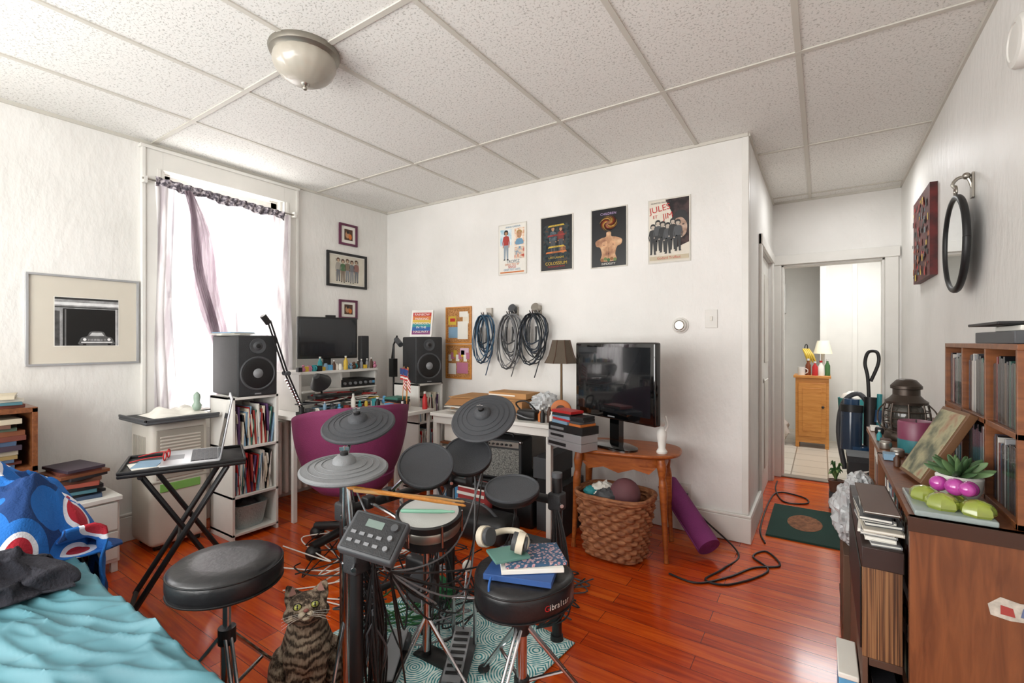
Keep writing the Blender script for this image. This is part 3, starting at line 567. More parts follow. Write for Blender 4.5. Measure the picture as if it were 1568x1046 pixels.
# radiator
m=Mb('radiator',TM((-3.55,1.96,0)))
for i in range(12): 
    y=i*.055; m.b2((-.06,y,.09),(.06,y+.035,.66),TRIM,r=.016); 
m.cyl((0,-.02,.15),(0,.65,.15),.02,TRIM); m.cyl((0,-.02,.6),(0,.65,.6),.02,TRIM)
for y in (.0,.6): m.b2((-.04,y,0),(.04,y+.035,.12),TRIM)
m.done()
# desk A
m=Mb('computer_desk'); m.b2((-3.63,1.88,.725),(-3.08,2.78,.75),WHITE)
for y in (1.91,2.74):
    for x in (-3.11,-3.61): m.b2((x-.015,y-.015,0),(x+.015,y+.015,.725),WHITE)
m.b2((-3.125,1.9,.66),(-3.105,2.75,.725),WHITE)
m.b2((-3.6,2.04,1.03),(-3.24,2.77,1.05),WHITE)
for y in (2.04,2.4,2.75): m.b2((-3.6,y,.75),(-3.26,y+.02,1.03),WHITE)
m.b2((-3.6,2.06,.89),(-3.24,2.75,.905),WHITE); m.done(.002)
m=Mb('computer_monitor',TM((-3.40,2.385,1.05),rz=-18)); m.box((0,0,.26),(.035,.48,.34),BLACK,r=.008); m.b2((.0175,-.225,.11),(.0195,.225,.415),mat('1a1d22',.15,coat=.6)); m.b2((-.05,-.03,.01),(-.02,.03,.2),BLACK); m.lathe([(.11,0),(.11,.01),(.02,.016)],BLACK,TM((-.02,0,0)),32); m.box((0.0,.02,.438),(.02,.08,.02),BLACK); m.done(.002)
m=Mb('tower_speaker',TM((-3.36,2.715,1.05),rz=-15)); m.b2((-.05,-.035,0),(.03,.035,.28),BLK2,r=.008); m.done()
m=Mb('audio_interface',TM((-3.27,2.56,.906),rz=-3)); m.b2((-.2,-.15,0),(.03,.17,.06),BLACK)
for i in range(6): m.cyl((.03,-.13+i*.05,.03),(.045,-.13+i*.05,.03),.012,GREY)
m.b2((.031,.14,.02),(.033,.165,.04),LBLUE); m.done(.002)
def bottle(m,x,y,z,r,h,mt,cap=None):
    m.lathe([(r,z),(r,z+h*.6),(r*.45,z+h*.78),(r*.4,z+h*.9)],mt,TM((x,y,0)),18); m.lathe([(r*.48,z+h*.88),(r*.48,z+h),(0,z+h)],cap or WHITE,TM((x,y,0)),14)
def mug(m,x,y,z,r,h,mt):
    m.lathe([(0,z),(r*.9,z),(r,z+h),(r*.9,z+h),(r*.85,z+.01),(0,z+.01)],mt,TM((x,y,0)),20); m.tube([(x+r,y,z+h*.8),(x+r*1.6,y,z+h*.65),(x+r*1.6,y,z+h*.35),(x+r,y,z+h*.2)],.005,mt,sm=4)
def trinkets(name,x,y0,y1,z,n,sd,sc=1,dx=.05):
    m=Mb(name); rr=random.Random(sd); pal=[TEAL,PAL[9],PAL[0],YEL,PAPER,LBLUE,GREY,PAL[13],BROWN,PAPER,BLACK,DGREY,OFFW]
    for i in range(n):
        X=x-rr.random()*dx; y=y0+(y1-y0)*i/(n-1); t=rr.randrange(5); c=rr.choice(pal); k=sc*rr.uniform(.7,1.1)
        if t==0: bottle(m,X,y,z,.014*k,.09*k,c)
        elif t==1: mug(m,X,y,z,.017*k,.045*k,c)
        elif t==2: m.ell((X,y,z+.018*k),.018*k,c); m.ell((X,y,z+.045*k),.012*k,c)
        elif t==3: m.lathe([(.015*k,z),(.018*k,z+.025*k),(.01*k,z+.05*k),(0,z+.05*k)],c,TM((X,y,0)),14)
        else: m.b2((X-.018*k,y-.016*k,z),(X+.018*k,y+.016*k,z+.035*k),c)
    return m.done(.001)
trinkets('desk_trinkets',-3.25,2.05,2.75,1.05,24,12,1.15)
m=Mb('desk_papers_and_gear'); rr=random.Random(5)
for i in range(20):
    x=rr.uniform(-3.2,-3.16); y=rr.uniform(1.98,2.68); m.box((x,y,.755+.004*i),(rr.uniform(.06,.09),rr.uniform(.08,.2),.008),rr.choice([PAPER,BLACK,DGREY,PAL[9],PAPER,GREY,WHITE,YEL,RED,TEAL]),TM(),0)
for i in range(12): m.tube([(-3.14+rr.uniform(-.1,.0),2.0+rr.random()*.7,.86+rr.uniform(-.05,.02)) for _ in range(5)],.0035,rr.choice([BLACK,PAPER,BLACK,RED]),sm=6,n=6)
m.box((-3.18,2.3,.86),(.10,.42,.02),BLACK,TM()); m.done(.001)
trinkets('desk_bottles_and_mugs',-3.10,2.02,2.72,.75,12,44,1.2,.003)
m=Mb('microphone_boom_arm')
for o in (0,.02): m.tube([(-3.1,1.95+o,.80),(-3.09,1.83+o,1.06)],.006,BLACK); m.tube([(-3.09,1.83+o,1.06),(-3.06,1.69+o,1.42)],.006,BLACK)
m.cyl((-3.12,1.84,1.06),(-3.06,1.84,1.06),.016,DGREY); m.cyl((-3.1,1.96,.75),(-3.1,1.96,.81),.018,BLACK); m.b2((-3.14,1.94,.70),(-3.07,1.98,.775),BLACK); m.cyl((-3.06,1.7,1.40),(-3.06,1.66,1.45),.02,BLACK)
for i in range(10): m.cyl((-3.095,1.945-.011*i,.83+.02*i),(-3.095,1.94-.011*i,.838+.02*i),.012,CHROME)
m.done()
m=Mb('desk_lamp',TM((-3.14,2.15,.872))); m.lathe([(.06,0),(.06,.012),(.01,.018)],BLACK); m.tube([(0,0,.01),(.02,-.02,.05),(.03,-.04,.1)],.008,BLACK,sm=4); m.lathe([(.0,.06),(.025,.055),(.035,.04),(.075,-.03),(.078,-.035),(.06,-.02),(0,.03)],BLACK,TM((.04,-.05,.12),ry=50,rz=-60),28); m.done()
m=Mb('small_flags'); 
for i,(x,y) in enumerate(((-2.72,2.6),(-2.66,2.55),(-2.78,2.62))):
    m.cyl((x,y,.74),(x,y+.02,1.08),.003,PINE)
    for s in range(7): m.grid(lambda u,v,s=s:(x+.07*u,y-.02+.02*sin(u*6),1.07-.013*s-.013*v-.09*u*u),8,1,RED if s%2==0 else PAPER)
    m.grid(lambda u,v:(x+.032*u,y-.023+.02*sin(u*2.6),1.07-.048*v-.02*u),4,1,mat('23407a',.6))
m.lathe([(0,.742),(.03,.742),(.035,.82),(.03,.82),(.025,.76),(0,.76)],BLACK,TM((-2.72,2.59,0)),18); m.done()
m=Mb('corner_table'); m.b2((-3.05,2.45,.715),(-2.6,2.8,.74),WHITE); 
for x in (-3.02,-2.64):
    for y in (2.48,2.77): m.cyl((x,y,0),(x,y,.715),.014,WHITE)
m.done(.002)
m=Mb('table_clutter'); bstack(m,(-2.88,2.66),.18,.16,.74,5,rs=31); mug(m,-2.99,2.53,.74,.03,.08,TEAL); bottle(m,-2.65,2.74,.74,.02,.14,RED); m.b2((-2.84,2.49,.74),(-2.79,2.54,.8),LBLUE); bottle(m,-2.93,2.5,.74,.02,.1,BLACK); bottle(m,-2.63,2.48,.74,.018,.09,PAPER); m.done(.001)
m=Mb('microphone_stand'); x,y=-3.35,3.05
for k in range(3): a=k*2.1+.4; m.tube([(x,y,.3),(x+.19*cos(a),y+.19*sin(a),.01)],.007,BLACK)
m.cyl((x,y,.2),(x,y,1.25),.009,BLACK); m.tube([(x-.05,y+.02,1.1),(x,y,1.25),(x+.1,y-.05,1.33)],.008,BLACK); m.cyl((x+.08,y-.04,1.3),(x+.17,y-.07,1.25),.024,DGREY); m.b2((x-.03,y-.03,.95),(x+.03,y+.02,1.12),BLACK); m.done()
# right shelf + speaker
shelf((-3.13,2.85,0),.30,.30,13,.24,MAGS); monitor_speaker((-2.82,2.97,.92),-22,.30)
m=Mb('small_framed_sign',TM((-2.93,2.98,1.32),rz=22,rx=-12)); m.b2((-.1,-.008,0),(.1,.008,.24),WHITE)
for i,c in enumerate((mat('7a2f6a',.5),BLUE,TEAL,YEL,ORANGE,RED)): m.b2((-.085,-.0095,.02+.033*i),(.085,-.008,.053+.033*i),c)
for k,(t,zz) in enumerate((('RAINBOW',.19),('PARKING',.15),('FORBIDDEN',.11),('IN THE',.075),('HALLWAY',.035))): m.text(t,.03,0,zz,PAPER,.011,FR((0,0,0),(1,0,0),(0,0,1)))
m.done(.001)
# purple chair
m=Mb('barrel_chair',TM((-2.50,1.93,0),rz=-20))
def f(u,v):
    a=(u-.5)*R(300); e=abs(u-.5)*2; top=.90-.26*e**2.5; z=.42+(top-.42)*v; r=.20+.12*v**.6+.015*sin(v*pi)
    return (r*cos(a),r*1.06*sin(a),z)
MAG=mat('74244f',.75,bump=.3,bscale=200)
m.grid(f,48,14,MAG); m.lathe([(.0,.36),(.2,.37),(.24,.41),(.25,.45),(.2,.48),(0,.49)],MAG,n=36)
m.cyl((0,0,.08),(0,0,.37),.025,BLACK)
for k in range(5):
    a=2*pi*k/5; m.tube([(0,0,.11),(.27*cos(a),.27*sin(a),.07)],.016,BLACK); m.ell((.27*cos(a),.27*sin(a),.03),.03,BLACK)
m.done(solid=.03,ang=60)
# desk B
m=Mb('writing_desk'); m.b2((-2.5,2.64,.715),(-1.45,3.26,.74),WHITE); m.b2((-2.48,2.66,.66),(-1.47,2.68,.715),WHITE)
for x in (-2.47,-1.48):
    for y in (2.68,3.22): m.b2((x-.018,y-.018,0),(x+.018,y+.018,.715),WHITE)
m.b2((-2.45,2.7,.5),(-2.2,3.2,.515),SHELFW); m.b2((-2.2,2.7,.0),(-2.185,3.2,.715),WHITE); m.done(.002)
m=Mb('storage_bins'); 
for i,(z,c) in enumerate(((.515,PAPER),(.0,LBLUE),(.24,TEAL))): m.b2((-2.43,2.72,z+.002),(-2.22,3.1,z+(.15 if i==0 else .22)),c,r=.01); m.b2((-2.44,2.71,z+(.14 if i==0 else .2)),(-2.21,3.11,z+(.16 if i==0 else .235)),PAPER)
m.done(.002)
m=Mb('cardboard_box',TM((-2.12,3.0,.74),rz=6)); m.b2((-.32,-.18,0),(.30,.16,.10),CARD); m.box((-.03,-.01,.106),(.62,.34,.006),mat('b98a58',.8),TM()); m.b2((-.05,-.05,.11),(.30,.15,.15),mat('b98a58',.8),TM(rz=-8)); m.b2((-.05,-.052,.125),(.2,-.049,.135),PAPER,TM(rz=-8)); m.add([(-.32,-.18,.10),(.1,-.18,.10),(.05,-.30,.07),(-.30,-.29,.06)],[(0,1,2,3)],CARD); m.done(.001)
m=Mb('loose_papers'); rr=random.Random(9)
for i in range(14): m.box((0,0,0),(.18,.12,.003),rr.choice([PAPER,PAPER,LBLUE,WHITE,BLACK,PAL[13]]),TM((rr.uniform(-2.38,-1.86),2.71,.743+.004*i),rz=rr.uniform(-16,16)))
m.done()
m=Mb('crumpled_plastic_bag'); m.ell((-1.71,3.02,.825),(.09,.13,.075),mat('dfe2e4',.3,alpha=.85),n=36,m=24,disp=lambda d:1+.35*noise.noise(d*4)); m.done(ang=20)
m=Mb('camera_bag',TM((-1.68,2.76,.74))); m.b2((-.08,-.05,0),(.07,.05,.07),BLACK,r=.015); m.tube([(-.06,0,.05),(-.10,-.02,.11),(0,-.04,.13),(.07,0,.05)],.006,BLACK,sm=5); m.tube([(-.03,-.05,.03),(-.06,-.09,.05),(.03,-.1,.03),(.06,-.05,.02)],.004,GREY,sm=5); m.done()
m=Mb('table_lamp',TM((-1.56,3.0,.74))); BRZ=mat('5f4a32',.4,.6)
m.lathe([(.06,0),(.06,.012),(.03,.02),(.012,.04),(.018,.07),(.01,.1),(.008,.3),(.008,.45)],BRZ,n=24)
SHD=mat('584d40',.8,bump=.3,bscale=150); m.lathe([(.125,.385),(.095,.44),(.065,.55),(.06,.55),(.09,.44),(.12,.385)],SHD,n=8,cap=False)
for i in range(8): a=2*pi*i/8; m.tube([(.125*cos(a),.125*sin(a),.385),(.095*cos(a),.095*sin(a),.44),(.065*cos(a),.065*sin(a),.55)],.003,BROWN)
m.done(ang=20)
m=Mb('round_tin',NRM((-1.49,2.86,.81),(.35,-.93,.1))); m.lathe([(.07,-.02),(.07,.02),(.06,.024),(0,.024)],ORANGE,n=32); m.lathe([(.035,.024),(.035,.028),(0,.028)],BROWN,n=24); m.done(.002)
m=Mb('desk_supplies'); 
for i in range(4): bottle(m,-1.585+.035*i,2.74-.03*(i%2),.74,.016,.08+.02*(i%3),[ORANGE,BLACK,BROWN,PAPER][i])
m.done(.001)
m=Mb('guitar_amplifier',TM((-1.93,2.76,.29),rz=8)); m.b2((-.17,0,0),(.17,.2,.29),BLK2,r=.012); m.b2((-.15,-.004,.02),(.15,.001,.22),noisemat('amp_grille',150,[(.4,'4a4a48'),(.6,'8a8a84')],.8)); m.b2((-.15,-.006,.235),(.15,.0,.275),NICK)
for i in range(7): m.cyl((-.12+i*.035,-.006,.255),(-.12+i*.035,-.02,.255),.008,BLACK)
for c in (-1,1):
    for z in (.015,.275): m.ell((.16*c,.005,z),.014,CHROME)
m.tube([(-.06,.1,.29),(-.05,.1,.31),(.05,.1,.31),(.06,.1,.29)],.008,BLACK,sm=4); m.done()
m=Mb('equipment_case'); m.b2((-2.15,2.72,0),(-1.64,3.15,.285),BLACK,r=.015); m.b2((-2.15,2.715,.19),(-1.64,2.72,.2),CHROME)
for x in (-2.05,-1.75): m.b2((x-.02,2.708,.17),(x+.02,2.722,.22),CHROME)
m.done(.002)
m=Mb('audio_mixer_stack'); m.b2((-1.62,2.75,.0),(-1.52,3.15,.2),DGREY); m.b2((-1.63,2.72,.36),(-1.52,3.1,.5),DGREY); m.b2((-1.62,2.76,.2),(-1.53,3.1,.36),BLACK); m.done(.003)
# ============ TV table
TT=TM((-1.05,2.86,0),rz=10); TH=.62
m=Mb('wooden_side_table',TT)
m.lathe([(.30,TH-.025),(.315,TH-.018),(.32,TH-.008),(.312,TH),(0,TH)],OAK,Matrix.Diagonal((1.10,.68,1,1)),64,f=lambda a:1/(abs(cos(a))**3+abs(sin(a))**3)**(1/3))
m.lathe([(.26,TH-.085),(.26,TH-.024)],OAK,Matrix.Diagonal((1.04,.62,1,1)),48,f=lambda a:1/(abs(cos(a))**4+abs(sin(a))**4)**.25)
m.add([(-.22,-.165,TH-.08),(.22,-.165,TH-.08),(.18,-.165,TH-.12),(.09,-.165,TH-.10),(0,-.165,TH-.13),(-.09,-.165,TH-.10),(-.18,-.165,TH-.12)],[(0,6,5,4,3,2,1)],OAK)
for i in (-1,1):
    for j in (-1,1):
        x,y=.245*i,.145*j; m.tube([(x,y,TH-.03),(x*1.02,y*1.02,.54),(x*1.03,y*1.03,.48),(x*1.05,y*1.05,.42),(x*1.08,y*1.08,.25),(x*1.12,y*1.12,.05),(x*1.13,y*1.13,.0)],[.024,.028,.019,.025,.018,.012,.016],OAK,n=14,sm=5)
m.done(.002)
m=Mb('television',TM((-1.085,2.80,TH),rz=-25)); m.box((0,0,.415),(.70,.05,.48),GLOSS,r=.012); m.box((0,.04,.41),(.5,.06,.32),BLACK,r=.02)
m.b2((-.315,-.0265,.22),(.315,-.0245,.625),mat('15181b',.12,var=.3,coat=.8)); m.b2((-.04,-.0,.02),(.04,.04,.2),GLOSS)
m.lathe([(.16,0),(.16,.012),(.14,.018),(0,.022)],GLOSS,Matrix.Diagonal((1.1,.62,1,1)),40); m.b2((-.03,-.028,.19),(.03,-.026,.197),GREY); m.done()
m=Mb('media_players',TM((-1.27,2.66,TH),rz=-20)); 
m.b2((-.17,-.10,0.002),(.13,.04,.05),SILV); m.b2((-.16,-.102,.015),(.0,-.099,.035),BLACK); m.b2((-.16,-.10,.052),(.13,.04,.10),SILV); m.b2((-.14,-.102,.07),(-.02,-.099,.085),BLACK); m.b2((-.16,-.10,.102),(.14,.04,.15),BLACK); m.b2((-.14,-.102,.115),(-.02,-.099,.13),GREY)
bstack(m,(-.06,-.03),.19,.13,.15,5,rs=62,tmin=.012,tmax=.018,pal=[RED,BLACK,BLACK,PAL[9],PAL[5]]); bstack(m,(.07,-.03),.12,.13,.15,4,rs=63,tmin=.012,tmax=.016,pal=[ORANGE,BLACK,DGREY,RED]); m.done(.0015)
m=Mb('white_figurine',TM((-.79,2.80,TH))); m.lathe([(.03,0),(.032,.01),(.02,.03),(.026,.08),(.03,.12),(.016,.15),(.01,.16)],WHITE,n=20); m.ell((0,0,.175),.02,WHITE); m.tube([(.02,0,.13),(.035,-.01,.17),(.02,0,.22)],.006,WHITE,sm=4); m.done()
# wicker basket
m=Mb('wicker_basket',TM((-1.04,2.70,0),rz=-2)); WK=noisemat('wicker',25,[(.3,'6e3b22'),(.6,'a9704a'),(.8,'c98f66')],.7,.2,sc=(1,1,3))
sq=lambda a:1/(abs(cos(a))**3.2+abs(sin(a))**3.2)**(1/3.2)
vs=[];fs=[];n=128;rows=96
for j in range(rows+1):
    t=j/rows; z=.01+.35*t; br=.155+.045*t; row=int(t*13)
    for i in range(n):
        a=2*pi*i/n; w=.012*sin(a*16+pi*row)*abs(sin((t*13-row)*pi))**.6+.006*sin((t*13-row)*pi); r=(br+w)*sq(a); vs.append((r*cos(a)*1.08,r*sin(a)*.85,z))
for j in range(rows):
    for i in range(n): fs.append((j*n+i,j*n+(i+1)%n,(j+1)*n+(i+1)%n,(j+1)*n+i))
m.add(vs,fs,WK)
for k in range(2): m.tube([((.203+.004*k)*sq(2*pi*i/60)*cos(2*pi*i/60)*1.08,(.203)*sq(2*pi*i/60)*sin(2*pi*i/60)*.85,.36+.012*k) for i in range(61)],.013,WK,n=8)
m.lathe([(.155,.012),(0,.012)],WK,Matrix.Diagonal((1.08,.85,1,1)),40,f=sq,cap=False)
m.ell((.07,-.02,.38),.09,mat('6a4248',.7)); m.ell((-.08,.0,.35),(.09,.09,.07),PAPER,disp=lambda d:1+.3*noise.noise(d*4)); m.ell((-.02,-.08,.35),(.08,.05,.06),DGREY,disp=lambda d:1+.3*noise.noise(d*4)); m.ell((-.13,-.05,.37),(.05,.05,.03),TEAL,disp=lambda d:1+.3*noise.noise(d*4)); m.ell((0,0,.27),(.16,.13,.08),BROWN); m.done(ang=50)
# yoga mat
m=Mb('yoga_mat'); A=Vector((-.55,2.93,.074)); B=Vector((-.86,3.19,.33)); d=(B-A).normalized(); M=NRM(A,d); L=(B-A).length
PM=mat('7a2b66',.8,bump=.3,bscale=200)
pts=[]
for i in range(110): a=i/110*2*pi*5; r=.012+.058*i/110; pts.append((r*cos(a),r*sin(a)))
vs=[(x,y,0) for x,y in pts]+[(x,y,L) for x,y in pts]; n=len(pts); m.add(vs,[(i,i+1,n+i+1,n+i) for i in range(n-1)],PM,M); m.lathe([(.064,.003),(.064,L-.003)],PM,M,30); m.done(solid=.005,ang=60)
# ============= DRUM KIT
kit=empty('electronic_drum_kit',(-1.3,1.4,0))
def pdir(tilt,az): return (sin(R(tilt))*cos(R(az)),sin(R(tilt))*sin(R(az)),cos(R(tilt)))
def pad(n,c,r,tilt,az,mt=RUBBER,cym=False):
    m=Mb(n,NRM(c,pdir(tilt,az)))
    if cym:
        m.lathe([(0,-.012),(r*.3,-.012),(r*.96,-.016),(r,-.01),(r,-.004),(r*.96,.001),(r*.9,.0),(r*.6,.010),(r*.3,.017),(r*.27,.018),(r*.25,.03),(r*.16,.042),(.012,.045)],mt,n=56)
        for k in range(3): m.tube([(r*(.5+.15*k)*cos(2*pi*i/48),r*(.5+.15*k)*sin(2*pi*i/48),.0135-.004*k) for i in range(49)],.0012,mt,n=5)
        m.cyl((0,0,.04),(0,0,.075),.004,CHROME); m.lathe([(.014,.045),(.014,.056),(.006,.06)],BLACK,n=14); m.box((0,0,.066),(.032,.006,.012),CHROME)
    else:
        m.lathe([(0,-.04),(r*.55,-.04),(r*.9,-.025),(r*.99,-.012),(r,0),(r*.985,.01),(r*.93,.012),(r*.9,.006),(0,.006)],BLACK,n=48)
        m.lathe([(r*.985,.0),(r*1.0,.006),(r*.985,.013),(r*.93,.014),(r*.905,.009),(0,.008)],mt,n=48)
    return m.done(parent=kit)
pad('crash_cymbal_pad',(-1.651,1.306,.931),.153,20,-60,RUBBER,True)
pad('hi_hat_cymbal_pad',(-1.404,1.05,.838),.15,6,-40,RUBL,True)
pad('ride_cymbal_pad',(-1.327,1.76,.927),.155,36,-75,RUBBER,True)
pad('tom_pad_high',(-1.376,1.428,.763),.115,38,-46); pad('tom_pad_mid',(-1.357,1.68,.755),.113,36,-55); pad('tom_pad_floor',(-1.049,1.585,.678),.112,12,-70)
m=Mb('snare_pad',NRM((-1.225,1.29,.640),pdir(10,-55))); r=.118
m.lathe([(r*.8,-.1),(r*.94,-.095),(r*.96,-.02),(r*1.03,-.018),(r*1.05,.004),(r*1.0,.010),(r*.93,.004)],BLACK,n=48,cap=False); m.lathe([(r*.96,.004),(0,.006)],MESH,n=48,cap=False); m.lathe([(r*.965,-.06),(r*.985,-.055),(r*.985,-.03),(r*.965,-.025)],NICK,n=48,cap=False)
for k in range(6): a=2*pi*k/6; m.cyl((r*1.02*cos(a),r*1.02*sin(a),-.075),(r*1.02*cos(a),r*1.02*sin(a),.008),.005,CHROME)
m.done(parent=kit)
m=Mb('rack_frame'); zb=.60
posts=[(-1.21,.95),(-1.60,1.20),(-1.529,1.76),(-.944,1.774)]; tops=[.66,.80,.74,.70]
for (x,y),t in zip(posts,tops):
    m.cyl((x,y,.012),(x,y,t),.021,BLACK); m.cyl((x,y,t),(x,y,t+.02),.023,DGREY); m.cyl((x,y,0),(x,y,.03),.03,BLACK,.026); m.box((x,y,zb),(.062,.062,.075),BLK2,TM(),.01); m.cyl((x+.03,y-.03,zb),(x+.05,y-.05,zb),.008,CHROME)
for a,b in ((0,1),(1,2),(2,3)): m.cyl((*posts[a],zb),(*posts[b],zb),.019,BLACK)
m.cyl((*posts[1],.22),(*posts[2],.22),.015,BLACK)
def arm(p,q,c):
    m.tube([p,((p[0]*.4+q[0]*.6),(p[1]*.4+q[1]*.6),max(p[2],q[2])-.03),(q[0],q[1],q[2]-.035)],.008,CHROME,sm=5); m.box(p,(.045,.045,.05),BLACK,TM(),0.008)
for p,q in (((-1.57,1.40,.62),(-1.376,1.428,.75)),((-1.529,1.66,.62),(-1.357,1.68,.74)),((-1.15,1.77,.62),(-1.049,1.585,.67)),((-1.6,1.20,.8),(-1.651,1.306,.93)),((-1.40,1.765,.62),(-1.327,1.76,.92)),((-1.35,1.04,.62),(-1.404,1.05,.84)),((-1.58,1.3,.61),(-1.3,1.30,.56))): arm(p,q,0)
# hi-hat stand + kick tower
m.cyl((-1.41,1.06,.05),(-1.404,1.05,.83),.009,CHROME); m.cyl((-1.41,1.06,.05),(-1.408,1.055,.5),.014,CHROME)
for k in range(3): a=k*2.1+.9; m.tube([(-1.41,1.06,.32),(-1.41+.12*cos(a),1.06+.12*sin(a),.01)],.007,CHROME)
m.cyl((-1.33,1.39,.0),(-1.33,1.39,.55),.016,BLACK)
m.b2((-1.38,1.36,.0),(-1.22,1.44,.02),BLACK); m.box((-1.33,1.36,.33),(.16,.05,.18),BLACK,TM(),.02); m.cyl((-1.3,1.33,.33),(-1.29,1.31,.33),.06,DGREY)
m.cyl((-1.24,1.29,.12),(-1.24,1.29,.53),.012,CHROME)
for k in range(3): a=k*2.1+.3; m.tube([(-1.24,1.29,.25),(-1.24+.17*cos(a),1.29+.17*sin(a),.01)],.008,CHROME)
m.done(.002,parent=kit)
m=Mb('kick_pedal',TM((-1.18,1.40,.014),rz=-62))
m.b2((-.17,-.05,.0),(.13,.05,.012),DGREY); m.box((0,0,0),(.25,.07,.008),GREY,TM((.0,0,.055),ry=12))
for i in range(7): m.box((-.09+.03*i,0,.006),(.012,.055,.004),BLACK,TM((.0,0,.055),ry=12))
for s in (-1,1): m.cyl((-.13,.045*s,.01),(-.13,.045*s,.2),.008,CHROME)
m.cyl((-.13,-.05,.2),(-.13,.05,.2),.007,CHROME); m.tube([(-.13,0,.2),(-.2,0,.3)],.005,CHROME); m.ell((-.2,0,.3),(.03,.022,.022),PAPER); m.cyl((-.12,0,.19),(-.11,0,.08),.004,CHROME); m.tube([(.13,0,.01),(.15,0,.02),(.13,0,.035)],.01,DGREY); m.done(.001,parent=kit)
m=Mb('hi_hat_pedal',TM((-1.40,1.27,.014),rz=-58)); m.b2((-.15,-.045,0),(.12,.045,.012),BLACK); m.box((0,0,0),(.24,.065,.01),GREY,TM((0,0,.045),ry=10)); m.box((-.1,0,.03),(.06,.09,.05),DGREY,TM(),.01); m.done(.002,parent=kit)
m=Mb('drum_module',FR((-1.12,.945,.69),(.90,.36,-.18),(-.35,.60,.62))@Matrix.Scale(.92,4))
m.box((0,0,0),(.195,.14,.04),DGREY,TM(),.01); m.box((0,0,.012),(.175,.12,.022),BLK2,TM(),.004); z=.0235
m.b2((-.04,.02,z-.001),(.02,.045,z+.001),mat('6f7f78',.2)); 
for i in range(4): m.b2((-.075+.03*i,-.012,z-.002),(-.058+.03*i,-.002,z+.003),GREY); m.b2((-.075+.03*i,-.04,z-.002),(-.058+.03*i,-.03,z+.003),GREY)
m.cyl((.06,.035,z),(.06,.035,z+.012),.012,DGREY); m.cyl((.06,.0,z),(.06,.0,z+.010),.008,GREY); m.cyl((.06,-.035,z),(.06,-.035,z+.010),.008,GREY)
m.box((0,.02,-.05),(.05,.05,.08),BLACK,TM(),.005); m.done(parent=kit)
m=Mb('kit_cables'); rr=random.Random(21); src=Vector((-1.14,.99,.66))
ends=[(-1.40,1.07,.80),(-1.62,1.25,.72),(-1.5,1.4,.6),(-1.35,1.45,.7),(-1.33,1.36,.36),(-1.25,1.28,.55),(-1.35,1.7,.7),(-1.06,1.6,.64),(-1.3,1.75,.85),(-1.45,1.25,.04),(-1.3,1.2,.5),(-1.40,1.22,.3)]
for i,e in enumerate(ends+ends[2:9]):
    e=Vector(e); mid=(src+e)/2; sag=rr.uniform(.15,.5)
    m.tube([src+Vector((rr.uniform(-.04,.05),rr.uniform(0,.03),0)),src+Vector((-.02,.05,-.12)),mid+Vector((rr.uniform(0,.1),rr.uniform(.02,.1),-sag+.05)),e+Vector((rr.uniform(-.03,.04),rr.uniform(0,.04),-.1)),e],.0034,BLACK if i%4 else GREY,n=6,sm=8)
for i in range(24):
    x,y=posts[0]; a=rr.uniform(-.03,.06); zt=rr.uniform(.40,.68); zz=rr.uniform(.06,.3)
    m.tube([(x+.05,y+.02,zt),(x+a,y+.05+rr.uniform(-.03,.05),(zt+zz)/2),(x+a-.04,y+.08,zz),(x-.06+a,y+.12,(zt+zz)/2),(x-.03,y+.05,zt-.05)],.0034,BLACK if i%3 else DGREY,n=6,sm=7)
for i in range(10):
    x,y=posts[3]; m.tube([(x,y-.02,.62),(x+rr.uniform(0,.08),y-.05,.4),(x+rr.uniform(-.05,.07),y-.03,.15),(x-.1,y,.02)],.0034,BLACK,n=6,sm=7)
for pi_,dy in ((1,.12),(2,-.1)):
    for i in range(8):
        x,y=posts[pi_]; m.tube([(x,y+.02,.62),(x+rr.uniform(-.06,.08),y+dy*.4,.42),(x+rr.uniform(-.07,.09),y+dy*.6,.18),(x+rr.uniform(-.1,.12),y+dy,.02)],.0034,[BLACK,GREY,BLACK][i%3],n=6,sm=7)
for i in range(16):
    p=(rr.uniform(-1.75,-1.4),rr.uniform(1.45,1.9)); m.tube([(p[0]+rr.uniform(-.18,.18),p[1]+rr.uniform(-.18,.18),.02+.05*rr.random()) for _ in range(6)],.004,[BLACK,mat('2c6a3a',.5),DGREY,GREY][i%4],n=6,sm=8)
m.done(parent=kit)
m=Mb('drum_sticks')
def stick(a,b,mt):
    a=Vector(a);b=Vector(b); M=NRM(a,b-a); L=(b-a).length; m.lathe([(.004,0),(.0075,.006),(.0075,L*.75),(.004,L-.02),(.0055,L-.01),(.003,L)],mt,M,12)
stick((-1.35,1.02,.785),(-1.10,1.35,.672),PINE); stick((-1.33,1.03,.775),(-1.13,1.38,.672),mat('c59a63',.4)); stick((-1.27,1.19,.668),(-1.10,1.29,.668),mat('7fb39a',.4)); m.done()
